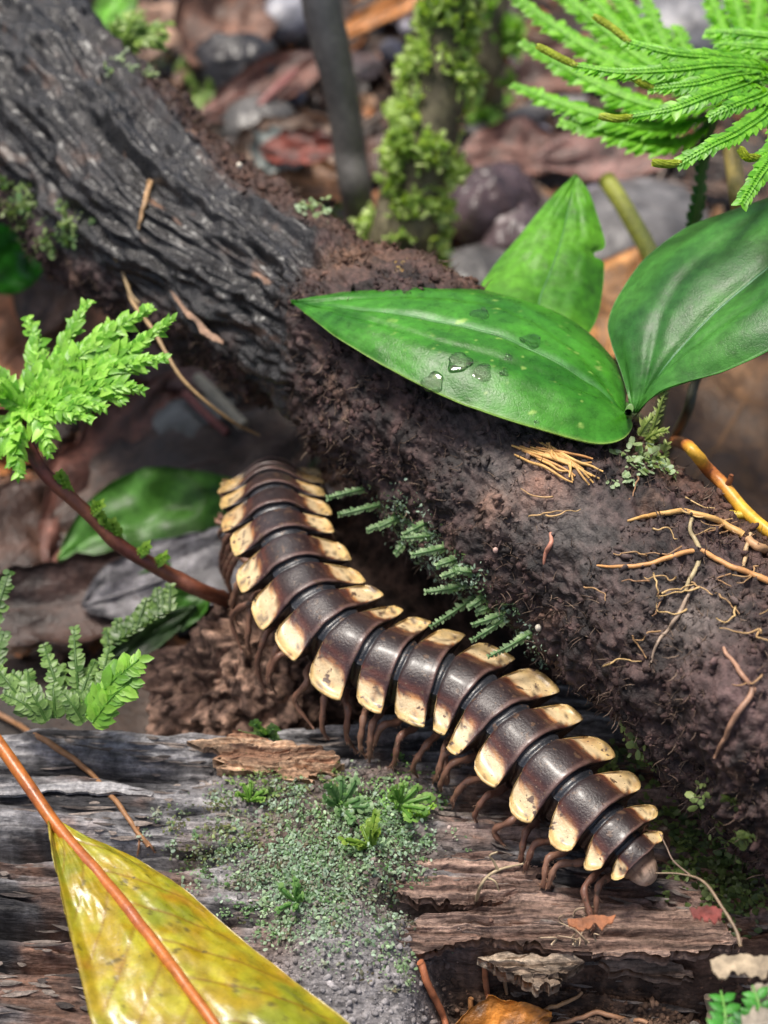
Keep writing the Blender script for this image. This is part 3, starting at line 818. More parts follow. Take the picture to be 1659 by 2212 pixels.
# ------------------------------------------------------------------ millipede (one continuous shell, tail end nearest the big branch)
MID = [(590, 1052, 3.3), (588, 1060, 3.9), (587, 1068, 4.35), (590, 1087, 4.72), (596, 1119, 4.95), (606, 1163, 5.05), (626, 1216, 5.08), (654, 1278, 5.06), (697, 1340, 5.04), (754, 1394, 5.0),
       (828, 1434, 4.96), (902, 1464, 4.94), (986, 1494, 4.92), (1058, 1541, 4.9), (1118, 1604, 4.88), (1187, 1671, 4.85), (1260, 1744, 4.8), (1322, 1806, 4.72), (1362, 1846, 4.66), (1386, 1872, 4.6), (1404, 1892, 4.56)]
def make_millipede():
    path = np.array([PZ(*m) for m in MID])
    # far end keeps curling down behind the clod
    path = np.vstack([path[0] + [-0.05, 0.1, -0.7], path])
    K = len(path)
    tt = np.arange(K)
    def at_t(t):
        q = np.vstack([2 * path[0] - path[1], path, 2 * path[-1] - path[-2]])
        t = np.clip(t, 0, K - 1 - 1e-6)
        i = np.floor(t).astype(int)
        f = (t - i)[:, None]
        a, b, c, d = q[i], q[i + 1], q[i + 2], q[i + 3]
        return 0.5 * (2 * b + (c - a) * f + (2 * a - 5 * b + 4 * c - d) * f * f + (3 * b - a - 3 * c + d) * f ** 3)
    nr = K - 3                                     # rings
    # size per ring: head (far) end normal, tail end tapers
    idx_from_tail = lambda k: nr - 1 - k
    size = np.array([np.interp(nr - 1 - k, [0, 1, 2, 3, 4, 6, 30], [0.62, 0.82, 0.94, 0.99, 1.0, 1.0, 0.98]) for k in range(nr)])
    ST = [(0.02, .86, 0), (.09, .905, 0), (.14, .915, 0), (.185, .90, 0), (.22, .865, 0), (.25, .915, .10), (.285, .95, .60), (.345, .97, .84), (.46, .985, .95), (.68, .99, .985),
          (.80, 1.0, 1.0), (.91, 1.01, 1.0), (1.0, 1.025, .985), (1.05, 1.02, .96), (1.045, .96, .93), (1.02, .89, .5)]
    ND, NK, NB, NL = 9, 9, 5, 9
    RB = 0.505
    phi0 = math.radians(46)
    rows, cols, rowr = [], [], []
    DARK = np.array([0.030, 0.022, 0.023]); PRO = np.array([0.022, 0.024, 0.030]); RED = np.array([0.11, 0.032, 0.020]); ORA = np.array([0.48, 0.22, 0.075])
    CRM = np.array([0.60, 0.46, 0.27]); YEL = np.array([0.60, 0.40, 0.14]); WINE = np.array([0.048, 0.020, 0.018])
    for k in range(nr):
        sz = size[k]
        last = nr - 1 - k
        kw_ = np.interp(last, [0, 1, 2, 3, 5, 30], [0.80, 0.92, 0.98, 1, 1, 1])
        rl = float(np.interp(last, [0, 2, 4, 7], [0.95, 0.8, 0.45, 0.25]))
        sj = np.random.default_rng(k + 50).normal(size=6) * 0.07
        for si, (s, rr, ex) in enumerate(ST):
            t = np.array([k + 1 + s - 0.5])
            c = at_t(t)[0]
            T = nrm(at_t(t + 0.25)[0] - at_t(t - 0.25)[0])
            up = np.array([0, 0, 1.0]) - FWD * 0.18
            up = nrm(up - T * np.dot(up, T))
            S = np.cross(T, up)
            pitch = np.linalg.norm(at_t(t + 0.5)[0] - at_t(t - 0.5)[0])
            r = RB * sz * rr
            rz = 0.48 * sz * rr
            E = (0.45 + 0.35 * sj[1]) * sz * kw_ * ex * math.sqrt(max(0.04, 1 - (rl * (s - 0.66) / 0.43) ** 2)) + 0.004
            pts, col, ro = [], [], []
            def addp(x, z, dt, q, a):
                pts.append(c + S * x + up * z + T * dt)
                col.append(shade(s, si, q, a, k))
                ro.append(0.33 if q < 0.35 else 0.42)
            def shade(s, si, q, a, k):
                # a: -1..1 across the back, q: 0..1 out along the keel
                if q < -0.5:
                    return np.array([0.035, 0.018, 0.014])
                if si <= 4 or si >= 14:
                    b = PRO if si <= 4 else DARK
                    return b * 1.0
                if q <= 0 and si in (12, 13):
                    return np.array([0.13, 0.075, 0.065])  # brown hind rim, its thin pinkish highlight put into the colour
                base = mixc(DARK, WINE, np.clip(abs(a) ** 2 * 0.8 + 0.4 * sst(0.8, 1.0, s), 0, 1))
                if q <= 0:
                    edge = sst(0.82, 1.0, abs(a))
                    return mixc(base, RED, 0.6 * edge * sst(1.02, 0.75, s))
                m = sst(-0.10, 0.38, q + sj[0] - 0.10 * ((s - 0.68) / 0.3) ** 2) * sst(1.05, 0.90, s - 0.18 * q * q) 
                cc = mixc(base, RED, sst(0.10, 0.45, m))
                cc = mixc(cc, ORA, sst(0.42, 0.66, m))
                cc = mixc(cc, CRM, sst(0.60, 0.80, m))
                cc = mixc(cc, YEL, 0.85 * sst(0.5, 0.85, q))
                return cc
            # keel + dome across the top, from -S side to +S side
            def keel_pt(q):
                x0, z0 = r * math.sin(phi0), rz * math.cos(phi0)
                x = x0 + E * (q * 1.0)
                z = z0 - E * ((0.66 + sj[2]) * q - 0.26 * q * q) - 0.05 * ex * q * (1 - q)
                z += 0.03 * sz * ex * sst(0.75, 1.0, q)
                # plan outline: rounded front corner, hind corner drawn out backwards
                dt = pitch * (0.05 * q + 0.12 * (1 - 0.7 * rl) * q * q * sst(0.6, 1.05, s) + 0.12 * q ** 3 * sst(0.66, 0.4, s))
                return x, z, dt * ex
            qs = np.linspace(1, 0, NK + 1)[:-1]
            for q in qs:
                x, z, dt = keel_pt(q)
                addp(-x, z, dt, max(q, 0.001), -1)
            for a in np.linspace(-1, 1, 2 * ND + 1):
                ph = a * phi0
                addp(r * math.sin(ph), rz * math.cos(ph), 0, 0, a)
            for q in qs[::-1]:
                x, z, dt = keel_pt(q)
                addp(x, z, dt, max(q, 0.001), 1)
            th_ = 0.055 * sz
            under = np.linspace(1, 0, NB)
            xb, zb = r * math.sin(math.radians(100)), rz * math.cos(math.radians(100))
            def under_pt(q):
                x, z, dt = keel_pt(q)
                f = (1 - q)
                return x * q + xb * (1 - q), (z - th_ * (0.5 + 0.8 * f)) * q + zb * (1 - q), dt * q
            for q in under:
                x, z, dt = under_pt(q)
                addp(x, z, dt, -1 if q < 0.8 else 0.9, 1)
            for a in np.linspace(100, 260, NL)[1:-1]:
                ph = math.radians(a)
                addp(r * math.sin(ph), rz * math.cos(ph), 0, -1, 1)
            for q in under[::-1]:
                x, z, dt = under_pt(q)
                addp(-x, z, dt, -1 if q < 0.8 else 0.9, -1)
            rows.append(pts)
            cols.append(col)
            rowr.append(ro)
    # last small ring and the pale blunt end
    nper = len(rows[0])
    t_end = nr + 0.55
    c0 = at_t(np.array([t_end]))[0]
    T = nrm(at_t(np.array([t_end]))[0] - at_t(np.array([t_end - 0.8]))[0])
    up = nrm(np.array([0, 0, 1.0]) - T * T[2])
    S = np.cross(T, up)
    ang = np.concatenate([np.linspace(-100, 100, NK * 2 + 2 * ND + 1), np.linspace(104, 256, nper - (NK * 2 + 2 * ND + 1))])
    tail = [(0.0, .25, (0.05, 0.025, 0.02)), (.05, .26, (0.10, 0.05, 0.04)), (.12, .25, (0.16, 0.085, 0.06)), (.20, .22, (0.30, 0.19, 0.13)), (.22, .195, (0.22, 0.13, 0.09)), (.28, .18, (0.50, 0.34, 0.25)), (.36, .15, (0.62, 0.46, 0.36)), (.42, .10, (0.55, 0.40, 0.31)), (.445, .045, (0.42, 0.30, 0.22)), (.45, .012, (0.4, 0.28, 0.2))]
    for (dx, rr, cc) in tail:
        rows.append([c0 + T * (dx - 0.14) + S * math.sin(math.radians(a)) * rr * 1.1 + up * (math.cos(math.radians(a)) * rr - 0.4 * dx * dx) for a in ang])
        cols.append([np.array(cc)] * nper)
        rowr.append([0.35] * nper)
    V = np.array(rows)
    nrow = len(V)
    C = np.array(cols)
    R = np.array(rowr)
    # pigment wander and little scuffs at the keel tips
    nz = fbm(V * 4.0, 3, 401)
    nz2 = fbm(V * 9.0, 3, 402)
    lum = C.mean(-1)
    pale = sst(0.12, 0.3, lum)
    C = C * (1 + 0.40 * nz[..., None])
    C = mixc(C, (0.045, 0.028, 0.02), pale * 0.85 * sst(0.18, 0.34, nz2 + 0.25 * nz))
    V = V + 0.016 * np.stack([fbm(V * 3.5, 2, 411), fbm(V * 3.5, 2, 412), fbm(V * 3.5, 2, 413)], -1)
    C = mixc(C, (0.45, 0.20, 0.06), pale * 0.5 * sst(0.15, 0.4, fbm(V * 6.0, 3, 403)))
    F = gridf(nrow, nper, True)
    V = V.reshape(-1, 3)
    parts = [(V, F, C.reshape(-1, 3))]
    # legs: two pairs on each ring
    lr = np.random.default_rng(11)
    for k in range(1, nr):
        sz = max(size[k], 0.55)
        for s in (0.50, 0.88):
            if k == nr - 1 and s > 0.6:
                continue
            t = np.array([k + 1 + s - 0.5])
            c = at_t(t)[0]
            T = nrm(at_t(t + 0.25)[0] - at_t(t - 0.25)[0])
            up = nrm(np.array([0, 0, 1.0]) - T * T[2])
            S = np.cross(T, up)
            for sg in (-1, 1):
                sw = lr.normal() * 0.13 + 0.10 * math.sin(k * 1.9 + s * 5)
                reach = 0.74 + 0.13 * lr.random()
                hip = c + S * sg * 0.26 * sz - up * 0.44 * sz
                foot_xy = c + S * sg * reach * (0.45 + 0.55 * sz) + T * sw * 1.8
                gz = 3.95
                for key in ('clod', 'log'):
                    h = BVH[key].ray_cast(Vector((foot_xy[0], foot_xy[1], c[2])), Vector((0, 0, -1)))
                    if h[0] is not None:
                        gz = h[0][2] if key == 'clod' else max(gz, h[0][2])
                        break
                gz = max(gz, c[2] - 1.35)
                foot = np.array([foot_xy[0], foot_xy[1], gz + 0.0])
                k1 = c + S * sg * 0.50 * sz - up * 0.42 * sz + T * sw * 0.35
                k2 = c + S * sg * (reach * 0.86) * (0.45 + 0.55 * sz) - up * (0.36 + 0.06 * lr.random()) * sz + T * sw * 1.0
                k3 = k2 * 0.45 + foot * 0.55 + S * sg * 0.10 + T * (0.10 * lr.normal())
                L = cr(np.array([hip, k1, k2, k3, foot]), 22)
                u = np.linspace(0, 1, 22)
                rad = np.interp(u, [0, 0.35, 0.75, 1], [0.055, 0.050, 0.038, 0.012]) * (0.55 + 0.45 * sz)
                rad = rad * (1 + 0.16 * np.cos(u * 2 * math.pi * 5))
                v, f = tube(L, rad, 8, 0.2, k, 9)
                parts.append((v, f, mixc((0.15, 0.065, 0.042), (0.27, 0.14, 0.09), np.full(len(v), lr.random()))))
                # bristles
                hv, hf = hair_t()
                nh = 26
                ii = lr.integers(4, 21, nh)
                tl = nrm(np.gradient(L, axis=0))[ii]
                side = nrm(np.cross(tl, lr.normal(size=(nh, 3))))
                dd = nrm(side + 0.5 * tl)
                XX = nrm(np.cross(dd, tl))
                v, f = inst(hv, hf, XX, dd, np.cross(XX, dd), L[ii] + side * (rad[ii] * 0.8)[:, None], np.stack([np.full(nh, 0.006), np.full(nh, 0.06), np.full(nh, 0.03)], 1))
                parts.append((v, f, (0.30, 0.17, 0.11)))
    Vj, Fj, Cj = join(parts)
    ro = np.full(len(Vj), 0.55)
    ro[:len(V)] = R.ravel()
    o = mesh('millipede', Vj, Fj, M_MILLI, col=Cj, rough=ro,
             label='dark flat-backed millipede with cream-yellow keels along both sides, crawling over the rotten log', cat='millipede')
    return o
make_millipede()
# ------------------------------------------------------------------ leaf blades
def blade_grid(A, Mid, B, nu=120, nv=30, arch=0.12, rib=0.02):
    """A, Mid, B: world polylines (one margin, midrib, other margin), tip to base"""
    a, m, b = cr(A, nu), cr(Mid, nu), cr(B, nu)
    v = np.linspace(-1, 1, 2 * nv + 1)
    W = np.abs(v)[None, :, None]
    G = np.where(v[None, :, None] < 0, m[:, None] * (1 - W) + a[:, None] * W, m[:, None] * (1 - W) + b[:, None] * W)
    N = gridn(G)
    if np.mean(np.sum(N * (CAM - G), -1)) < 0:
        N = -N
    wid = np.linalg.norm(a - b, axis=1)
    wid = wid / wid.max()
    G = G + N * (arch * np.sin(math.pi * np.abs(v))[None, :] * wid[:, None])[..., None]
    return G, N, v
def face_cam(G):
    n = gridn(G)
    return G if np.mean(np.sum(n * (CAM - G), -1)) > 0 else G[:, ::-1]
def blade(name, parent, A, Mid, B, th, colf, mat, rough=0.3, arch=0.12, groove=None, nu=120, nv=30, rib_r=0.03, rib_c=(0.10, 0.30, 0.06), seed=1, wob=0.03, gfreq=0.6):
    G, N, v = blade_grid(PP(A), PP(Mid), PP(B), nu, nv, arch)
    u = np.linspace(0, 1, nu)
    U, Vv = np.meshgrid(u, v, indexing='ij')
    h = wob * fbm(np.stack([U * 5, Vv * 2, 0 * U], -1), 3, seed)
    if groove is not None:
        h = h + groove(U, Vv)
    G = G + N * h[..., None]
    col = colf(U, Vv, G)
    flip = np.mean(np.sum(gridn(G) * (CAM - G), -1)) < 0
    if flip:
        G, col = G[:, ::-1], col[:, ::-1]
    V, F = solid(G, th)
    o = mesh(name, V, F, mat, parent, np.concatenate([col.reshape(-1, 3), col.reshape(-1, 3) * np.array([0.9, 0.95, 0.9])]), rough=rough)
    mid = G[:, nv]
    nn = gridn(G)[:, nv]
    if rib_r:
        r = rib_r * np.interp(u, [0, 0.15, 1], [0.25, 0.5, 1])
        tv, tf = tube(mid + nn * (r * 0.15)[:, None], r, 8)
        mesh('midrib', tv, tf, mat, o, np.asarray(rib_c) * np.ones((len(tv), 1)), rough=rough)
    return o, G

# ------------------------------------------------------------------ green three-leaved seedling
def make_seedling():
    base = on(1378, 905, 0.0, ['branch'])
    root = empty('broadleaf_seedling', base, 'glossy green seedling with three broad pointed leaves rooted on the soil-caked branch', 'seedling')
    def lc(U, V, G):
        n = fbm(G * 1.3, 4, 501)
        c = mixc((0.026, 0.16, 0.010), (0.065, 0.29, 0.022), sst(-0.4, 0.4, n))
        c = mixc(c, (0.10, 0.30, 0.10), 0.65 * np.exp(-(V / 0.05) ** 2))
        fl = fbm(G * np.array([6, 9, 9]), 4, 502)
        c = mixc(c, (0.35, 0.55, 0.12), 0.8 * sst(0.36, 0.46, fl) * sst(0.2, 0.5, U))
        c = mixc(c, (0.30, 0.42, 0.10), 0.7 * sst(0.965, 1.0, np.abs(V)))
        return c
    def gr(U, V):
        s = np.abs(V)
        return -0.035 * np.exp(-((s - 0.42 * np.sin(math.pi * np.clip(U, 0, 1)) ** 0.5) / 0.07) ** 2) - 0.045 * np.exp(-(s / 0.05) ** 2)
    d0 = 20.6
    blade('leaf', root,
          [(630, 650, 21.9), (720, 636, 22.0), (860, 624, 22.1), (990, 622, 22.1), (1130, 645, 22.0), (1230, 690, 21.8), (1310, 755, 21.5), (1352, 815, 21.2), (1356, 855, 20.9), (1345, 885, 20.6)],
          [(630, 651, 21.9), (760, 665, 21.35), (900, 682, 20.95), (1060, 715, 20.6), (1180, 765, 20.4), (1270, 825, 20.3), (1325, 872, 20.25), (1350, 893, 20.35)],
          [(630, 652, 21.9), (668, 685, 21.5), (735, 735, 20.9), (830, 790, 20.35), (940, 848, 19.95), (1080, 902, 19.65), (1200, 936, 19.55), (1290, 958, 19.6), (1345, 948, 19.75), (1367, 918, 20.05), (1352, 896, 20.3)],
          0.025, lc, M_LEAF, 0.30, 0.16, gr, 180, 40, 0.028, (0.09, 0.28, 0.07), 503, 0.05)
    blade('leaf', root,
          [(1243, 378, 24.6), (1190, 425, 24.4), (1110, 522, 24.0), (1060, 585, 23.7), (1030, 640, 23.3), (1050, 720, 22.7), (1180, 790, 22.2)],
          [(1245, 378, 24.6), (1228, 450, 24.2), (1212, 520, 23.8), (1188, 590, 23.4), (1165, 650, 23.0), (1170, 720, 22.6), (1185, 795, 22.2)],
          [(1247, 379, 24.6), (1272, 412, 24.5), (1296, 480, 24.2), (1308, 530, 24.0), (1284, 546, 23.9), (1292, 560, 23.85), (1306, 572, 23.8), (1300, 640, 23.4), (1284, 700, 22.9), (1240, 760, 22.5), (1190, 797, 22.2)],
          0.025, lambda U, V, G: mixc((0.045, 0.19, 0.010), (0.12, 0.36, 0.022), sst(-0.4, 0.4, fbm(G * 0.9, 3, 505))), M_LEAF, 0.38, 0.10, lambda U, V: 0.35 * gr(U, V), 140, 30, 0.016, (0.10, 0.27, 0.09), 507, 0.06)
    blade('leaf', root,
          [(1890, 300, 21.0), (1760, 390, 21.4), (1640, 432, 21.8), (1500, 482, 22.0), (1400, 552, 21.9), (1340, 632, 21.6), (1314, 695, 21.3), (1322, 745, 21.0), (1345, 810, 20.7), (1366, 888, 20.4)],
          [(1890, 302, 21.0), (1760, 470, 20.5), (1659, 572, 20.4), (1560, 655, 20.35), (1480, 735, 20.3), (1420, 810, 20.3), (1370, 890, 20.4)],
          [(1890, 305, 21.0), (1860, 560, 19.6), (1760, 700, 19.3), (1659, 758, 19.4), (1560, 803, 19.6), (1450, 836, 19.9), (1405, 862, 20.1), (1374, 892, 20.4)],
          0.025, lambda U, V, G: mixc(mixc((0.028, 0.13, 0.022), (0.065, 0.24, 0.035), sst(-0.4, 0.4, fbm(G * 0.9, 3, 509))), (0.02, 0.04, 0.02), 0.8 * sst(0.6, 0.68, fbm(G * 6, 3, 510))), M_LEAF, 0.36, 0.22, gr, 160, 34, 0.028, (0.13, 0.30, 0.16), 511, 0.05)
    st = cr(np.array([base + [0, 0, -0.3], base + [0.0, 0, 0.05], P(1358, 900, 20.4), P(1362, 880, 20.45)]), 20)
    V, F = tube(st, np.linspace(0.09, 0.05, 20), 10)
    mesh('stem', V, F, M_STEM, root, np.ones((len(V), 3)) * (0.10, 0.20, 0.05), rough=0.4)
    st = cr(np.array([P(1362, 885, 20.5), P(1300, 840, 21.2), P(1195, 790, 22.2)]), 16)
    V, F = tube(st, np.linspace(0.05, 0.035, 16), 8)
    mesh('leaf_stalk', V, F, M_STEM, root, np.ones((len(V), 3)) * (0.08, 0.20, 0.04), rough=0.4)
    return root
SEED = make_seedling()
dg = bpy.context.evaluated_depsgraph_get()
def bvh_obj(key, o):
    me = o.data
    b = wloc(o) / CM
    add_bvh(key, [np.array(v.co) / CM + b for v in me.vertices], [tuple(p.vertices) for p in me.polygons])
bvh_obj('seed_leaf', SEED.children[0])

# water drops lying on the big leaf
def drop(px, py, r):
    p, n = hit(px, py, ['seed_leaf'])
    k, m = 10, 24
    a = np.linspace(0, 1, k)
    th = np.linspace(0, 2 * math.pi, m, endpoint=False)
    X, Y = any_frame(n[None])
    X, Y = X[0], Y[0]
    wob = 1 + 0.12 * np.sin(th * 3 + px) + 0.07 * np.sin(th * 5 + py)
    G = np.array([[p + (X * math.cos(t) + Y * math.sin(t)) * r * s * w_ + n * (0.07 * r * (1 - s ** 4) - 0.004) for t, w_ in zip(th, wob)] for s in a])
    V = G.reshape(-1, 3)
    V = np.vstack([V, p - n * 0.006])
    F = gridf(k, m, True)
    j = np.arange(m)
    bot = np.stack([(k - 1) * m + j, np.full(m, k * m), (k - 1) * m + (j + 1) % m], -1)
    mesh('water_drop', V, [F, bot], M_WATER, label='small flat water drop lying on the broad green leaf', cat='water drop', group='water drops on the broad leaf')
for a in [(992, 782, 0.16), (1040, 806, 0.15), (935, 826, 0.15), (1097, 772, 0.07), (1090, 804, 0.07), (985, 812, 0.05), (1148, 734, 0.15), (1036, 678, 0.14), (1158, 912, 0.06)]:
    drop(*a)

# ------------------------------------------------------------------ fallen yellow leaf
def make_yellow():
    root = empty('yellow_leaf', P(350, 2100, 17.2) - [0, 0, 0.4], 'fallen glossy yellow leaf with orange midrib and stalk lying on the grey log', 'leaf')
    vein_a = 0.62
    def veinpat(U, V):
        s = np.abs(V)
        k = (U - 0.16 * s * np.where(V > 0, 1.0, 1.2)) * 9.0 + 0.5 * (V > 0)
        f = np.abs(k - np.round(k)) / 9.0
        return np.exp(-(f / 0.0045) ** 2) * sst(0.98, 0.8, s) * sst(0.02, 0.08, U)
    def yc(U, V, G):
        n = fbm(G * 0.9, 4, 521)
        n2 = fbm(G * 3.5, 4, 522)
        c = mixc((0.42, 0.30, 0.010), (0.47, 0.43, 0.025), sst(-0.3, 0.4, n2))
        c = mixc(c, (0.21, 0.27, 0.015), 0.7 * sst(-0.05, 0.4, n + 0.3 * n2))
        c = mixc(c, (0.45, 0.20, 0.02), 0.8 * sst(0.12, 0.45, fbm(G * 1.6, 4, 523)) * sst(0.25, 0.7, np.abs(V)))
        c = mixc(c, (0.26, 0.13, 0.015), 0.8 * veinpat(U, V))
        c = mixc(c, (0.10, 0.075, 0.012), 0.8 * sst(0.36, 0.42, fbm(G * 6, 4, 524) + 0.15 * n))
        edge = sst(0.93, 0.99, np.abs(V) + 0.03 * n2)
        c = mixc(c, (0.42, 0.30, 0.05), 0.6 * edge)
        c = mixc(c, (0.20, 0.09, 0.015), 0.6 * sst(0.75, 1.0, V) * sst(0.75, 0.95, U + 0.1 * n))
        return c
    def gr(U, V):
        s = np.abs(V)
        return -0.006 * veinpat(U, V) - 0.05 * np.exp(-(s / 0.06) ** 2) + 0.10 * sst(0.80, 1.0, s) * (V < 0) + 0.02 * fbm(np.stack([U * 10, V * 4, 0 * U], -1), 2, 525) + 0.008 * fbm(np.stack([U * 50, V * 18, 0 * U], -1), 2, 526)
    o, G = blade('blade', root,
        [(108, 1765, 18.9), (113, 1830, 18.45), (130, 1920, 18.0), (152, 2015, 17.6), (180, 2130, 17.1), (215, 2260, 16.6), (290, 2420, 16.1), (420, 2560, 15.6), (560, 2640, 15.3)],
        [(110, 1768, 18.85), (175, 1835, 18.45), (250, 1925, 18.0), (330, 2025, 17.5), (410, 2135, 17.0), (480, 2232, 16.6), (560, 2340, 16.2), (630, 2450, 15.8), (690, 2560, 15.5)],
        [(112, 1766, 18.9), (175, 1800, 18.8), (290, 1850, 18.65), (400, 1925, 18.35), (500, 2010, 18.0), (620, 2105, 17.6), (740, 2195, 17.2), (830, 2290, 16.8), (880, 2400, 16.4), (850, 2520, 15.9), (760, 2590, 15.5)],
        0.03, yc, M_YLEAF, 0.31, 0.10, gr, 170, 40, 0, seed=527, wob=0.08)
    mid = G[:, 40]
    n = gridn(G)[:, 40]
    pet = cr(np.vstack([PP([(-60, 1530, 19.8), (0, 1612, 19.4), (55, 1690, 19.1)]), mid[4:6], ]), 40)
    line = np.vstack([pet[:-3], mid[6:]])
    line = cr(line[::6], 160)
    V, F = tube(line + np.array([0, -0.0, 0.035]), np.interp(np.linspace(0, 1, 160), [0, 0.2, 0.6, 1], [0.085, 0.082, 0.07, 0.035]), 12, 0.06, 5, 3)
    c = mixc((0.42, 0.13, 0.025), (0.26, 0.065, 0.03), sst(-0.2, 0.3, fbm(V * 0.8, 3, 529)))
    mesh('midrib', V, F, M_STEM, root, c, rough=0.33)
    return root
make_yellow()

# ------------------------------------------------------------------ scaly fronds (spikemoss, moss)
def frond_data(pts, n, ln, wd, ref, ang=62, med=True, tpl=OVATE, c0=(0.08, 0.30, 0.02), c1=(0.16, 0.48, 0.04), taper=(1, 1, 0.7), stemr=0.02, droop=0.1, jit=0.10, seed=0):
    r = np.random.default_rng(seed + 77)
    p = cr(np.asarray(pts, float), n)
    t = nrm(np.gradient(p, axis=0))
    ref = np.asarray(ref, float) * np.ones((n, 3))
    z = nrm(ref - t * np.sum(ref * t, 1)[:, None])
    s = np.cross(t, z)
    u = np.linspace(0, 1, n)
    size = np.interp(u, np.linspace(0, 1, len(taper)), taper)
    parts = []
    a = math.radians(ang)
    ca = lambda k: mixc(c0, c1, np.clip(r.random(k) * 0.9 + 0.1 * r.normal(size=k), 0, 1))
    tv, tf = tpl
    for sg in (-1, 1):
        aa = a + jit * r.normal(size=n)
        Y = nrm(t * np.cos(aa)[:, None] + s * sg * np.sin(aa)[:, None] - z * (droop + jit * r.normal(size=n))[:, None])
        X = nrm(np.cross(Y, z))
        Z = np.cross(X, Y)
        v, f = inst(tv, tf, X, Y, Z, p, np.stack([size * wd, size * ln, size * ln], 1) * (1 + jit * r.normal(size=(n, 1))))
        parts.append((v, f, np.repeat(ca(n), len(tv), 0)))
        if med:
            Y = nrm(t * 0.85 + s * sg * 0.42 + z * 0.30)
            X = nrm(np.cross(Y, z))
            Z = np.cross(X, Y)
            v, f = inst(tv, tf, X, Y, Z, p + s * sg * 0.012 + z * 0.018, np.stack([size * wd * 0.40, size * ln * 0.42, size * ln * 0.6], 1))
            parts.append((v, f, np.repeat(mixc(ca(n), (0.30, 0.60, 0.10), np.full(n, 0.25)), len(tv), 0)))
    v, f = tube(p, stemr * size, 5)
    parts.append((v, f, np.asarray(c0) * 1.1))
    return parts
def frond(name, parent, pts, n, ln, wd, ref, mat=None, rough=0.42, **kw):
    V, F, C = join(frond_data(pts, n, ln, wd, ref, **kw))
    lab = {}
    return mesh(name, V, F, mat or M_MOSS, parent, C, rough=rough)
def cone(parent, pts, seed):
    """yellowish spore cone at a branch tip: scales all round the axis"""
    p = cr(np.asarray(pts, float), 22)
    t, a, b = frames(p)
    parts = []
    tv, tf = OVATE
    for k in range(5):
        th = k * 2 * math.pi / 5 + np.arange(22) * 0.7
        o = a * np.cos(th)[:, None] + b * np.sin(th)[:, None]
        Y = nrm(t + 0.45 * o)
        X = nrm(np.cross(Y, o))
        sz = np.interp(np.linspace(0, 1, 22), [0, 0.15, 0.8, 1], [0.5, 0.9, 1, 0.6])
        v, f = inst(tv, tf, X, Y, np.cross(X, Y), p + o * 0.025, np.stack([sz * 0.10, sz * 0.10, sz * 0.1], 1))
        parts.append((v, f, np.repeat(mixc((0.34, 0.40, 0.02), (0.60, 0.68, 0.10), np.random.default_rng(seed + k).random(22)), len(tv), 0)))
    v, f = tube(p, 0.035, 6)
    parts.append((v, f, (0.25, 0.28, 0.02)))
    V, F, C = join(parts)
    mesh('spore_cone', V, F, M_MOSS, parent, C, rough=0.5)

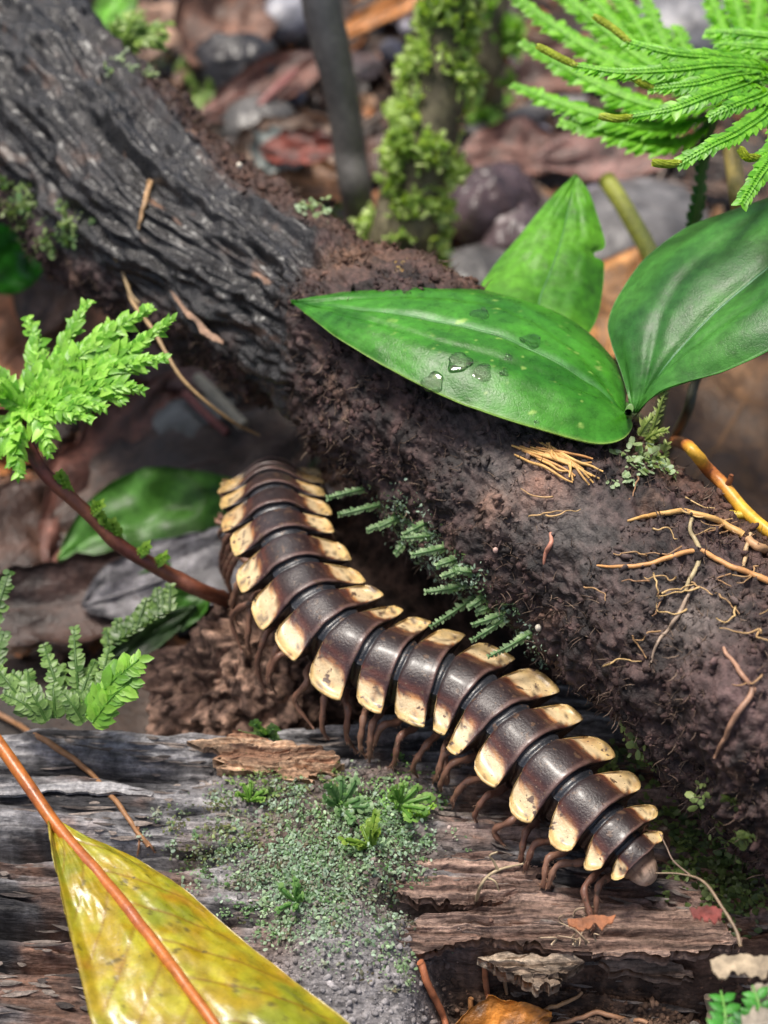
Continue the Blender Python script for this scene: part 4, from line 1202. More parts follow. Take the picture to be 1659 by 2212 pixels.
def make_spikemoss():
    g = hit(1500, 560, ['ground'])[0]
    root = empty('spikemoss', P(1500, 500, 25.5) * [1, 1, 0] + [0, 0.4, 0.0], 'bright green spikemoss fan with scaly fronds and yellow-green spore cones above the seedling', 'spikemoss')
    top = P(1610, 180, 22.3)
    st = cr(np.array([np.array(root.location) / CM, P(1500, 490, 25.2), P(1515, 380, 24.6), P(1535, 270, 23.8), top]), 40)
    V, F = tube(st, np.linspace(0.09, 0.05, 40), 8)
    so_ = mesh('stem', V, F, M_STEM, root, np.ones((len(V), 3)) * (0.07, 0.16, 0.03), rough=0.5)
    frond('stem_scales', so_, st[12:36], 34, 0.20, 0.24, -FWD + [0.2, 0, 0], c0=(0.03, 0.12, 0.02), c1=(0.07, 0.22, 0.05), ang=38, taper=(1, 1, 1), seed=1)
    upn = np.array([0.05, -0.25, 1.0])
    bl = dict(c0=(0.12, 0.38, 0.012), c1=(0.28, 0.64, 0.05), jit=0.10, med=True, droop=0.0, ang=54)
    far = [  # layer behind, softly out of focus
        [(1112, 185, 25.6), (1200, 220, 25.2), (1300, 252, 24.8), (1400, 275, 24.4), (1500, 265, 23.9), (1570, 235, 23.2)],
        [(1132, 93, 25.6), (1210, 140, 25.3), (1300, 188, 24.9), (1400, 228, 24.4), (1500, 240, 23.8), (1580, 215, 23.0)],
        [(1216, 266, 25.0), (1290, 280, 24.8), (1380, 300, 24.5), (1470, 310, 24.2), (1530, 275, 23.8)],
        [(1095, -20, 26.4), (1180, 45, 26.0), (1270, 105, 25.5), (1370, 155, 25.0), (1470, 195, 24.2), (1570, 195, 23.1)],
        [(1160, -50, 26.8), (1240, 10, 26.3), (1330, 85, 25.7), (1420, 150, 25.0), (1540, 190, 23.6)],
        [(1225, -60, 27.2), (1300, 20, 26.5), (1370, 100, 25.8), (1440, 170, 25.0), (1530, 200, 23.9)],
        [(1300, -60, 27.0), (1350, 10, 26.5), (1400, 90, 25.8), (1450, 160, 25.0), (1540, 190, 23.9)],
        [(1395, 0, 26.3), (1420, 60, 25.9), (1450, 125, 25.4), (1500, 180, 24.6), (1560, 195, 23.6)],
        [(1465, 60, 26.0), (1480, 110, 25.6), (1510, 160, 24.9), (1560, 190, 23.8)],
        [(1510, -60, 26.8), (1545, 20, 26.2), (1570, 90, 25.4), (1590, 150, 24.2), (1605, 180, 22.8)],
        [(1560, -70, 26.8), (1590, 10, 26.2), (1605, 80, 25.4), (1610, 160, 23.5)],
        [(1640, -60, 26.6), (1640, 10, 26.2), (1630, 80, 25.4), (1615, 160, 23.5)],
        [(1720, -20, 26.0), (1680, 50, 25.4), (1640, 110, 24.6), (1612, 170, 23.0)],
    ]
    for i, b in enumerate(far):
        pts = PP(b)[::-1]
        L = np.sum(np.linalg.norm(np.diff(pts, axis=0), axis=1))
        frond('frond', root, pts, int(L / 0.075), 0.30, 0.30, upn, seed=i, taper=(0.5, 1.0, 1.05, 0.85, 0.45), **bl)
    near = [
        ([(1361, 92, 21.6), (1450, 115, 21.4), (1560, 126, 21.5), (1640, 140, 21.9), top], [(1361, 92, 21.6), (1325, 62, 21.7), (1288, 38, 21.8)]),
        ([(1248, 143, 21.4), (1340, 156, 21.1), (1450, 151, 21.0), (1560, 140, 21.3), (1650, 150, 21.8), top], [(1248, 143, 21.4), (1208, 124, 21.5), (1166, 102, 21.6)]),
        ([(1411, 191, 21.0), (1500, 181, 20.9), (1580, 162, 21.2), (1640, 160, 21.8), top], [(1411, 191, 21.0), (1385, 178, 21.0), (1358, 158, 21.1)]),
        ([(1367, 252, 20.8), (1450, 236, 20.6), (1530, 206, 20.7), (1610, 180, 21.3), top], [(1367, 252, 20.8), (1335, 256, 20.8), (1302, 252, 20.9)]),
        ([(1472, 351, 20.0), (1540, 312, 20.0), (1600, 282, 20.3), (1660, 230, 21.0), top], [(1472, 351, 20.0), (1445, 354, 20.0), (1416, 352, 20.0)]),
        ([(1540, 250, 20.6), (1590, 226, 20.6), (1650, 200, 21.2), top], None),
        ([(1640, 340, 19.9), (1690, 310, 20.2), (1690, 240, 21.0), top], [(1640, 340, 19.9), (1618, 340, 19.8), (1602, 326, 19.8)]),
        ([(1604, 436, 19.4), (1635, 385, 19.6), (1675, 320, 20.1), (1680, 240, 21.0), top], None),
        ([(1560, 95, 22.4), (1620, 100, 22.2), (1700, 110, 22.2), (1690, 150, 22.3), top], None),
        ([(1530, 70, 22.9), (1600, 72, 22.7), (1690, 90, 22.5), (1690, 150, 22.3), top], None),
    ]
    for i, (b, c) in enumerate(near):
        pts = np.array([P(*q) if len(q) == 3 and not isinstance(q, np.ndarray) else q for q in b])[::-1]
        L = np.sum(np.linalg.norm(np.diff(pts, axis=0), axis=1))
        frond('frond', root, pts, int(L / 0.05), 0.19, 0.19, upn, seed=40 + i, taper=(0.8, 1.1, 1.1, 1.0, 0.7), c0=(0.09, 0.34, 0.010), c1=(0.27, 0.64, 0.04), ang=46, droop=0.0, jit=0.10, med=True)
        if c:
            cone(root, PP(c), i)
make_spikemoss()

# ------------------------------------------------------------------ bright moss head on a red stem (left)
def make_left_moss():
    foot = on(500, 1300, 0.0, ['clod'])
    root = empty('scaly_moss_shoot', foot, 'bright yellow-green scaly moss head on a reddish stem leaning out from the soil clod', 'moss')
    st = cr(np.vstack([foot[None], PP([(440, 1278, 22.6), (380, 1248, 22.4), (320, 1215, 22.2), (255, 1175, 22.0), (185, 1105, 21.8), (130, 1055, 21.7), (90, 1015, 21.6), (60, 960, 21.6), (40, 900, 21.6)])]), 70)
    V, F = tube(st, np.linspace(0.12, 0.085, 70) * (1 + 0.12 * np.abs(np.sin(np.linspace(0, 14, 70))) ** 8), 10, 0.12, 3, 3)
    c = mixc((0.19, 0.065, 0.035), (0.11, 0.03, 0.022), sst(-0.3, 0.3, fbm(V * 1.1, 3, 541)))
    mesh('stem', V, F, M_STEM, root, c, rough=0.38)
    ups = -FWD * 0.7 + np.array([0, 0, 0.5])
    hub = (55, 880, 21.6)
    tips = [[(190, 652, 21.9), (150, 720, 21.7), (110, 800, 21.6)], [(324, 667, 21.5), (255, 705, 21.4), (170, 770, 21.4), (110, 820, 21.5)],
            [(370, 690, 21.2), (300, 740, 21.2), (220, 785, 21.3), (130, 835, 21.4)], [(356, 775, 21.0), (280, 782, 21.1), (200, 810, 21.2), (130, 850, 21.4)],
            [(303, 842, 20.9), (240, 830, 21.0), (170, 845, 21.2), (110, 865, 21.4)], [(225, 880, 20.9), (180, 870, 21.0), (120, 880, 21.2)],
            [(198, 905, 20.9), (160, 890, 21.0), (110, 885, 21.2)], [(103, 980, 20.9), (95, 930, 21.0), (75, 890, 21.3)], [(40, 1028, 20.9), (30, 960, 21.1), (35, 900, 21.4)],
            [(-20, 1000, 21.2), (0, 940, 21.3), (30, 900, 21.5)], [(-30, 860, 21.2), (0, 850, 21.3), (30, 868, 21.5)], [(-25, 780, 21.6), (0, 810, 21.6), (30, 850, 21.6)],
            [(90, 760, 21.9), (80, 810, 21.8)], [(235, 700, 21.7), (190, 740, 21.6), (120, 810, 21.6)], [(60, 690, 22.1), (75, 760, 21.9)], [(270, 735, 21.5), (210, 765, 21.4), (130, 825, 21.5)],
            [(310, 800, 21.1), (250, 800, 21.15), (150, 840, 21.4)], [(265, 862, 20.95), (200, 850, 21.1), (120, 868, 21.4)]]
    for i, b in enumerate(tips):
        pts = PP([hub] + b[::-1])
        L = np.sum(np.linalg.norm(np.diff(pts, axis=0), axis=1))
        frond('frond', root, pts, max(8, int(L / 0.045)), 0.19, 0.20, ups, seed=80 + i, c0=(0.14, 0.40, 0.02), c1=(0.40, 0.75, 0.10), ang=40, taper=(0.7, 1.1, 1.1, 0.9, 0.45), jit=0.30, stemr=0.02, med=False, tpl=SHARP)
        frond('frond', root, pts + ups * 0.06 + np.array([0.02, 0, -0.04]), max(8, int(L / 0.045)), 0.17, 0.18, ups, seed=280 + i, c0=(0.12, 0.36, 0.02), c1=(0.44, 0.78, 0.12), ang=30, taper=(0.7, 1.1, 1.0, 0.8, 0.4), jit=0.35, stemr=0.012, med=False, tpl=SHARP, droop=-0.1)
    # leaflets sitting along the stem
    for i, (px, py) in enumerate([(215, 1120), (205, 1085), (270, 1160), (340, 1225), (160, 1060), (300, 1180), (250, 1150)]):
        k = np.argmin(np.linalg.norm(st - P(px, py, 22.1), axis=1))
        d = np.array([0.15 * math.sin(i * 3), 0.05, 0.38]) if i % 2 == 0 else np.array([0.22, -0.05, 0.25])
        frond('leaf_tuft', root, np.array([st[k], st[k] + d * 0.5, st[k] + d]), 6, 0.13, 0.16, ups, seed=120 + i, c0=(0.12, 0.28, 0.02), c1=(0.34, 0.55, 0.08), ang=40)
make_left_moss()
# ------------------------------------------------------------------ leaf litter, stones and stems behind
def dead_leaf(pos, ln, wd, head, normal, curl, bend, color, seed, label, group=None, name='dead_leaf', mat=None, rough=0.34, notch=0.0, veins=True, rag=0.45):
    y = nrm(head)
    z = nrm(np.asarray(normal, float) - y * np.dot(normal, y))
    x = np.cross(y, z)
    nu, nv = 30, 13
    u = np.linspace(0, 1, nu)
    v = np.linspace(-1, 1, nv)
    U, Vv = np.meshgrid(u, v, indexing='ij')
    hw = wd / 2 * np.sin(math.pi * np.clip(u, 0.004, 0.996) ** 0.9) ** 0.75
    X = Vv * hw[:, None] * (1 + rag * fbm(np.stack([U * 5, Vv * 0.7, Vv * 0 + seed * 1.7], -1), 4, seed))
    Y = (U - 0.5) * ln
    Z = curl * (X / (wd / 2)) ** 2 * wd * 0.5 + bend * (2 * U - 1) ** 2 * ln * 0.25 + 0.20 * wd * fbm(np.stack([U * 4, Vv * 2, 0 * U + seed], -1), 4, seed)
    G = np.asarray(pos) + X[..., None] * x + Y[..., None] * y + Z[..., None] * z
    n = fbm(np.stack([U * 3, Vv * 1.5, 0 * U], -1), 4, seed + 3)
    c = mixc(np.asarray(color) * 0.35, np.asarray(color) * 1.2, sst(-0.35, 0.4, n))
    k = (U - 0.15 * np.abs(Vv)) * 8
    if veins:
        c = c * (1 - 0.35 * np.exp(-((np.abs(k - np.round(k)) / 8) / 0.010) ** 2))[..., None]
    V, F = solid(G, 0.025)
    root = empty(name, np.asarray(pos) - [0, 0, 0.1], label, 'leaf', group)
    mesh('blade', V, F, mat or M_DEAD, root, np.concatenate([c.reshape(-1, 3)] * 2), rough=rough)
    tv, tf = tube(G[:, nv // 2] + z * 0.01, np.linspace(0.05, 0.015, nu) * (0.6 + 0.1 * ln), 6)
    mesh('midrib', tv, tf, mat or M_DEAD, root, np.ones((len(tv), 3)) * np.asarray(color) * 0.75, rough=rough)
    return root
def gp(px, py, h=0.0):
    """a point h cm above the litter on the line of sight"""
    p = hit(px, py, ['ground'])[0]
    r = nrm(ray(px, py))
    return p - r * (h / -r[2])
def stone(px, py, h, rad, color, seed, label, group=None, name='stone', rough=0.35, amp=0.18):
    p = gp(px, py, h)
    a = rand_dirs(3)
    q, _ = np.linalg.qr(np.random.default_rng(seed).normal(size=(3, 3)))
    q[2] = (0, 0, 1); q[0] = nrm(np.cross(q[1], q[2])); q[1] = np.cross(q[2], q[0])
    def cf(S, hh):
        return mixc(np.asarray(color) * 0.6, np.asarray(color) * 1.3, sst(-0.4, 0.4, fbm(S * 1.3, 4, seed + 9)))
    o, G, F = lump(name, p, q, rad, amp * min(rad), 1.0 / max(min(rad), 0.3), seed, M_STONE, cf, n=30, rough=rough, label=label, cat=name.split('_')[-1], group=group)
    return o
def stick(name, pts, r, color, label, cat='twig', seed=0, mat=None, rough=0.5, bumpy=0.2, group=None):
    p = cr(np.array([q if isinstance(q, np.ndarray) else P(*q) for q in pts]), 40)
    rr = np.interp(np.linspace(0, 1, 40), np.linspace(0, 1, len(np.atleast_1d(r))), np.atleast_1d(r))
    V, F = tube(p, rr, 10, bumpy, seed, 1.6)
    c = np.asarray(color) * (1 + 0.5 * fbm(V * 1.2, 3, seed + 2))[:, None]
    return mesh(name, V, F, mat or M_STEM, None, c, rough=rough, label=label, cat=cat, group=group)

# far grey stem rising out of the litter
stick('sapling_stem', [gp(778, 520, -0.3), P(772, 440, 32), P(755, 330, 31.5), P(738, 200, 31), P(708, 70, 30.5), P(680, -60, 30)], [0.34, 0.32, 0.34, 0.40], (0.13, 0.125, 0.12),
      'smooth dark grey sapling stem standing in the leaf litter behind the branch', 'stem', 601, rough=0.55, bumpy=0.12)
# mossy stem
def mossy(pts, rads, name, label, seed, nmoss, mossc0, mossc1, msize=0.45):
    base = pts[0]
    root = empty(name, base, label, 'stem')
    p = cr(np.array(pts), 80)
    r = np.interp(np.linspace(0, 1, 80), np.linspace(0, 1, len(rads)), rads)
    V, F = tube(p, r, 22, 0.25, seed, 0.9)
    mesh('stem', V, F, M_BARK, root, mixc((0.09, 0.075, 0.045), (0.19, 0.17, 0.10), sst(-0.3, 0.3, fbm(V * 1.2, 3, seed))), rough=0.6)
    t, a, b = frames(p)
    ncl = max(20, nmoss // 13)
    kc, tc_ = rng.integers(0, 80, ncl), rng.random(ncl) * 2 * math.pi
    ci = rng.integers(0, ncl, nmoss)
    k = np.clip(kc[ci] + np.round(rng.normal(size=nmoss) * 1.3).astype(int), 0, 79)
    th = tc_[ci] + rng.normal(size=nmoss) * 0.16
    tone, csz = rng.random(ncl)[ci], (0.55 + 0.9 * rng.random(ncl))[ci]
    dens = fbm(np.stack([p[k, 2] * 0.55, np.cos(th) * 1.1, np.sin(th) * 1.1], -1), 3, seed + 1)
    ok = dens * 1.3 + 0.22 * (k / 80.0) - 0.04 > rng.random(nmoss) * 0.28 - 0.12
    k, th, tone, csz = k[ok], th[ok], tone[ok], csz[ok]
    o = a[k] * np.cos(th)[:, None] + b[k] * np.sin(th)[:, None]
    pos = p[k] + o * (r[k] * 1.02)[:, None] + rng.normal(size=(len(k), 3)) * 0.05
    n = len(k)
    tv, tf = ROUND
    parts = []
    for j in range(4):
        Y = nrm(o * 0.8 + rand_dirs(n) * 0.8 + np.array([0, 0, 0.3]))
        X = nrm(np.cross(Y, rand_dirs(n)))
        sc = msize * csz * (0.35 + 0.65 * rng.random(n))
        v, f = inst(tv, tf, X, Y, np.cross(X, Y), pos, np.stack([sc * 0.6, sc, sc], 1))
        parts.append((v, f, np.repeat(mixc(mossc0, mossc1, np.clip(tone + 0.2 * rng.normal(size=n), 0, 1)), len(tv), 0)))
    V, F, C = join(parts)
    mesh('moss_cover', V, F, M_MOSS, root, C, rough=0.5, kind='stuff')
    return root
mossy([gp(858, 640, -0.4), P(868, 540, 31), P(885, 440, 30.6), P(915, 320, 30.2), P(945, 200, 30), P(960, 90, 29.8), P(985, -70, 29.5)], [0.85, 0.78, 0.72, 0.64, 0.56, 0.46], 'mossy_stem',
      'thick upright stem cloaked in pale green moss behind the branch', 611, 2600, (0.30, 0.44, 0.10), (0.66, 0.80, 0.34), 0.27)
mossy([gp(1062, 300, -0.3), P(1060, 160, 38), P(1062, 60, 37.5), P(1070, -80, 37)], [0.30, 0.35, 0.42], 'mossy_stem',
      'thin moss-tufted stem farther back between the mossy trunk and the spikemoss', 617, 240, (0.22, 0.42, 0.06), (0.45, 0.74, 0.18), 0.5)

BNAME = ['brown', 'warm brown', 'dark brown', 'tan', 'dull mauve-brown', 'russet', 'greyish']
BROWN = [(0.16, 0.085, 0.055), (0.20, 0.11, 0.07), (0.12, 0.065, 0.05), (0.24, 0.15, 0.10), (0.17, 0.10, 0.085), (0.28, 0.13, 0.06), (0.14, 0.10, 0.10)]
# leaves one can pick out (px, py, height, length, width, heading, normal, curl, bend, colour, label)
def L(px, py, h, ln, wd, head, nor, curl, bend, col, label, seed, **kw):
    return dead_leaf(gp(px, py, h), ln, wd, np.asarray(head, float), np.asarray(nor, float), curl, bend, col, seed, label, **kw)
L(640, 340, 0.9, 3.6, 2.4, (1, 0.5, 0.1), (-0.1, -0.5, 1), 0.25, 0.2, (0.26, 0.17, 0.12), 'pale tan dead leaf propped behind the black bark beside the grey stem', 701)
L(610, 330, 1.5, 1.8, 1.5, (0.6, 1, 0.1), (-0.2, -0.6, 1), 0.3, 0.1, (0.26, 0.29, 0.27), 'grey-green dead leaf overlapping the pale tan one behind the bark', 702)
L(655, 322, 1.9, 2.2, 1.0, (1, -0.3, 0.2), (0.2, -0.6, 1), 0.3, 0.1, (0.25, 0.055, 0.035), 'dark red curled dead leaf lying on the pale tan one', 703)
L(690, 395, 1.0, 2.6, 1.1, (1, -0.45, 0), (0, -0.5, 1), 0.2, 0.1, (0.50, 0.24, 0.11), 'orange-brown dead leaf at the foot of the grey stem', 704)
L(800, 350, 0.7, 3.2, 1.4, (0.9, 0.5, 0), (-0.1, -0.4, 1), 0.2, 0.15, (0.16, 0.085, 0.06), 'dark brown dead leaf between the grey stem and the mossy stem', 705)
L(835, 30, 1.5, 4.2, 0.7, (0.85, 0.5, 0.2), (0, -0.5, 1), 0.5, 0.2, (0.62, 0.26, 0.08), 'narrow bright orange dead leaf strip behind the grey stem', 706)
L(580, 190, 0.9, 4.4, 1.4, (0.8, 0.6, 0.15), (0, -0.5, 1), 0.4, 0.1, (0.17, 0.075, 0.055), 'long reddish brown dead leaf lying above the moss sprigs on the bark', 707)
L(480, 60, 0.8, 4.5, 2.6, (0.3, 1, 0.1), (0.3, -0.3, 1), 0.3, 0.2, (0.22, 0.11, 0.07), 'broad brown dead leaf beyond the top of the branch', 708)
L(330, 70, 1.0, 3.0, 1.6, (0.7, 0.7, 0.1), (0.3, -0.3, 1), 0.3, 0.2, (0.42, 0.26, 0.18), 'light tan dead leaf touching the branch beyond its mossy rim', 709)
L(1130, 330, 0.6, 3.2, 1.8, (1, 0.2, 0), (0, -0.4, 1), 0.25, 0.1, (0.22, 0.11, 0.085), 'pinkish brown dead leaf under the spikemoss fronds', 710)
L(1310, 345, 0.8, 3.6, 1.5, (1, 0.05, 0), (0, -0.5, 1), 0.35, 0.1, (0.30, 0.165, 0.14), 'pinkish wet dead leaf behind the upright pointed leaf', 711)
L(1210, 160, 0.5, 4.0, 2.0, (1, 0.6, 0), (0, -0.3, 1), 0.25, 0.1, (0.20, 0.10, 0.07), 'brown dead leaf between the mossy stem and the spikemoss', 712)
L(1345, 660, 0.8, 4.0, 2.6, (0.3, 1, 0.0), (0, -0.3, 1), 0.15, 0.1, (0.50, 0.24, 0.08), 'flat orange-brown dead leaf between the two upright green leaves', 713)
L(1570, 930, 1.0, 7.5, 5.2, (0.55, 1, -0.1), (0, -0.35, 1), -0.12, -0.1, (0.20, 0.105, 0.045), 'large wet olive-brown dead leaf beneath the orange root', 714)
L(420, 1010, 0.9, 6.0, 3.2, (1, 0.55, 0.05), (-0.1, -0.4, 1), -0.35, 0.1, (0.095, 0.058, 0.044), 'large dull brown dead leaf curled beneath the branch, over the green leaf', 715)
L(250, 1010, 0.7, 5.6, 2.0, (0.35, 1, 0.05), (0.3, -0.4, 1), 0.25, 0.1, (0.17, 0.07, 0.05), 'reddish brown dead leaf standing behind the moss shoot stem', 716)
L(90, 720, 1.1, 4.6, 3.0, (0.7, 1, 0.1), (0.2, -0.4, 1), 0.25, 0.1, (0.48, 0.22, 0.12), 'orange-tan dead leaf behind the bright moss head', 717)
L(130, 600, 1.6, 3.6, 1.7, (0.3, 1, 0.2), (0.3, -0.5, 1), 0.4, 0.1, (0.22, 0.13, 0.09), 'brown dead leaf hanging below the crumbly edge of the branch', 718)
L(420, 760, 0.9, 3.0, 2.0, (1, 0.1, 0.1), (0, -0.5, 1), 0.25, 0.1, (0.12, 0.065, 0.06), 'purplish brown dead leaf in the shade under the branch', 719)
L(395, 1240, 1.3, 3.6, 1.5, (1, 0.32, 0.15), (-0.1, -0.6, 1), 0.25, 0.1, (0.20, 0.19, 0.205), 'lilac-grey wet dead leaf lying under the reddish moss stem', 720, rough=0.25)
L(70, 1180, 0.5, 4.0, 2.6, (0.6, 1, 0.0), (0.2, -0.4, 1), 0.25, 0.1, (0.11, 0.06, 0.045), 'brown dead leaf behind the feathery moss cushion', 721)
L(170, 1300, 0.9, 4.4, 1.6, (1, 0.2, 0), (0, -0.5, 1), 0.3, 0.1, (0.07, 0.04, 0.032), 'dark brown dead leaf under the lilac-grey one', 722)
L(80, 2150, 2.7, 1.5, 0.9, (1, 0.5, 0), (0.1, -0.3, 1), 0.3, 0.1, (0.26, 0.12, 0.07), 'small curled russet dead leaf beside the yellow leaf margin', 723)
L(1075, 2222, 2.9, 1.4, 0.7, (1, 0.25, 0), (0, -0.3, 1), 0.3, 0.1, (0.62, 0.24, 0.04), 'bright orange leaf scrap at the broken front of the log', 724)

# green leaves in the litter
def gl(px, py, h, ln, wd, head, nor, curl, bend, col, label, seed):
    return dead_leaf(gp(px, py, h), ln, wd, np.asarray(head, float), np.asarray(nor, float), curl, bend, col, seed, label, name='green_leaf', mat=M_LEAF, rough=0.4, veins=False, rag=0.06)
gl(335, 1128, 1.6, 3.6, 1.9, (1, 0.42, 0.12), (-0.25, -0.6, 1), 0.3, -0.1, (0.085, 0.24, 0.035), 'dark green leaf lying in the litter behind the moss shoot stem', 731)
gl(5, 560, 3.2, 2.2, 1.7, (0.5, 1, 0.1), (0.2, -0.6, 1), 0.15, 0.1, (0.05, 0.34, 0.02), 'bright green leaf poking out under the crumbly side of the branch', 732)
gl(372, 1320, 2.3, 1.5, 0.75, (1, 0.25, 0.3), (-0.1, -0.8, 1), 0.2, 0.1, (0.06, 0.19, 0.02), 'small green leaf tucked against the soil clod', 733)
gl(310, 1380, 2.1, 2.0, 0.5, (1, 0.55, 0.35), (0.1, -0.9, 0.6), 0.25, 0.1, (0.035, 0.08, 0.02), 'narrow dark green leaf edged with moss beside the soil clod', 734)
gl(250, 20, 3.3, 1.7, 1.0, (0.3, 1, 0.1), (0.1, -0.7, 1), 0.2, 0.1, (0.20, 0.50, 0.06), 'pale green rounded leaf at the upper rim of the branch', 735)
gl(262, 75, 3.2, 1.1, 0.7, (0.5, -1, 0.1), (0.1, -0.7, 1), 0.2, 0.1, (0.18, 0.46, 0.06), 'smaller pale green leaf under the rounded one at the branch rim', 736)

# stones
stone(430, 950, 0.3, (1.3, 1.1, 0.7), (0.13, 0.14, 0.135), 741, 'smooth grey-green stone in the shade under the branch')
stone(560, 270, 0.5, (1.0, 1.0, 0.6), (0.10, 0.095, 0.09), 742, 'grey stone resting behind the moss tufts of the branch')
stone(1350, 500, 0.3, (2.2, 1.6, 0.8), (0.12, 0.115, 0.115), 743, 'flat grey stone behind the upright pointed leaf')
stone(1030, 620, 0.4, (1.3, 1.2, 0.7), (0.08, 0.075, 0.072), 744, 'dark grey stone at the foot of the mossy stem')
stone(1060, 440, 0.9, (0.95, 1.3, 0.8), (0.075, 0.05, 0.055), 745, 'dark purplish wet lump beside the mossy stem', name='lump', rough=0.25, amp=0.3)
stone(1120, 520, 0.6, (1.0, 0.9, 0.7), (0.085, 0.06, 0.065), 746, 'smaller dark wet lump in front of the purplish one', name='lump', rough=0.25, amp=0.3)
stone(620, 40, 0.7, (0.9, 0.7, 0.6), (0.27, 0.27, 0.30), 747, 'pale bluish stone near the top of the grey stem')
stone(520, 150, 0.6, (1.3, 0.9, 0.9), (0.03, 0.028, 0.03), 748, 'black wet lump behind the branch', name='lump', rough=0.3, amp=0.3)
stone(1480, 60, 0.6, (1.6, 1.4, 0.8), (0.17, 0.17, 0.18), 749, 'light grey stone seen between the spikemoss fronds')
stone(1330, 640, 0.1, (0.9, 0.8, 0.5), (0.14, 0.12, 0.11), 751, 'small brown-grey stone beneath the orange dead leaf')
stone(30, 1100, 0.5, (0.5, 0.5, 0.35), (0.36, 0.40, 0.36), 752, 'small pale greenish pebble behind the moss cushion')
for i, (px, py, s) in enumerate([(845, 110, .42), (700, 140, .5), (715, 170, .32), (930, 620, .35), (660, 150, .35), (1130, 130, .35), (1290, 430, .45), (1010, 480, .3), (640, 210, .3), (880, 60, .3), (1160, 290, .4), (560, 100, .4)]):
    stone(px, py, 0.5, (s, s * 0.8, s * 0.6), (0.22, 0.21, 0.25), 760 + i, 'small wet lilac-grey pebble scattered in the leaf litter', 'pebbles in the leaf litter', 'pebble', rough=0.2)

# twigs
stick('twig', [gp(1010, 310, 0.5), gp(1090, 280, 0.6), gp(1170, 245, 0.6), gp(1270, 235, 0.5)], [0.40, 0.38, 0.36], (0.13, 0.12, 0.115), 'thick grey twig lying behind the mossy stem', seed=771)
stick('twig', [gp(990, 350, 0.4), gp(1060, 330, 0.4), gp(1120, 300, 0.4)], [0.3, 0.28], (0.11, 0.085, 0.06), 'mossy brown twig beside the thick grey one', seed=772)
stick('twig', [gp(560, 230, 1.0), gp(600, 190, 1.2), gp(640, 155, 1.3)], [0.12, 0.1], (0.24, 0.09, 0.08), 'thin reddish twig behind the black bark', seed=773)
stick('yellow_stalk', [P(1310, 388, 29), P(1350, 450, 28.5), P(1390, 520, 28), P(1425, 590, 27.5), gp(1450, 660, 0)], [0.17, 0.16, 0.14], (0.42, 0.44, 0.07), 'slender yellow-green stalk leaning behind the upright pointed leaf', 'stalk', 774, rough=0.4, bumpy=0.1)
stick('yellow_stalk', [P(1578, 300, 26.5), P(1588, 380, 26.2), P(1600, 460, 26), gp(1625, 600, 0)], [0.15, 0.13], (0.52, 0.38, 0.12), 'straw-yellow stalk standing under the spikemoss', 'stalk', 775, rough=0.45, bumpy=0.1)
stick('twig', [gp(1230, 480, 0.5), gp(1300, 445, 0.7), gp(1390, 435, 0.6)], [0.06, 0.05], (0.30, 0.16, 0.10), 'thin brown twig crossing the yellow-green stalk', seed=776)
stick('twig', [gp(425, 815, 1.2), gp(470, 860, 1.2), gp(525, 920, 1.1)], [0.12, 0.11], (0.36, 0.33, 0.25), 'short cream twig in the shade under the branch', seed=777)
stick('twig', [gp(400, 850, 0.9), gp(445, 895, 1.0), gp(490, 935, 0.9)], [0.09, 0.08], (0.22, 0.07, 0.06), 'short reddish twig beside the cream one', seed=778)
stick('twig', [gp(1420, 1010, 1.6), P(1480, 900, 23.5), P(1500, 830, 23.2), P(1530, 760, 23)], [0.10, 0.09, 0.07], (0.085, 0.085, 0.05), 'dark mossy banded twig under the right-hand green leaf', seed=779)

# the rest of the litter: dead leaves scattered over the ground one can see
lr = np.random.default_rng(99)
cnt = 0
for k in range(200):
    px, py = lr.uniform(-60, 1720), lr.uniform(-80, 1300)
    if py > 620 and 480 < px < 1380:
        continue
    p = hit(px, py, ['ground'])[0]
    s = lr.uniform(0.6, 1.0)
    a = lr.uniform(0, 6.28)
    bi = lr.integers(len(BROWN))
    c = np.array(BROWN[bi]) * lr.uniform(0.6, 1.15)
    dead_leaf(p + [0, 0, lr.uniform(0.12, 0.45)], 2.4 * s, 1.15 * s, np.array([math.cos(a), math.sin(a), lr.normal() * 0.15]), np.array([lr.normal() * 0.3, lr.normal() * 0.3, 1]),
              lr.uniform(-0.2, 0.5), lr.uniform(-0.2, 0.4), c, 800 + k, 'small %s dead leaf lying loose in the litter' % BNAME[bi], 'small %s dead leaves in the litter' % BNAME[bi])
    cnt += 1
    if cnt > 105:
        break
# twiglets in the litter
for k in range(26):
    px, py = lr.uniform(250, 1680), lr.uniform(-60, 520)
    a = lr.uniform(0, 6.28)
    l = lr.uniform(0.5, 1.3)
    p = hit(px, py, ['ground'])[0] + [0, 0, 0.45]
    d = np.array([math.cos(a) * l, math.sin(a) * l, lr.normal() * 0.15])
    stick('twiglet', [p - d, p + np.array([0, 0, 0.08]), p + d], [0.05, 0.06, 0.03], np.array([(0.10, 0.06, 0.045), (0.28, 0.14, 0.07), (0.20, 0.16, 0.13)][k % 3]), 'short thin %s twig lying loose in the leaf litter' % ['dark', 'orange-brown', 'grey-tan'][k % 3], seed=950 + k, group='thin %s twigs in the leaf litter' % ['dark', 'orange-brown', 'grey-tan'][k % 3])

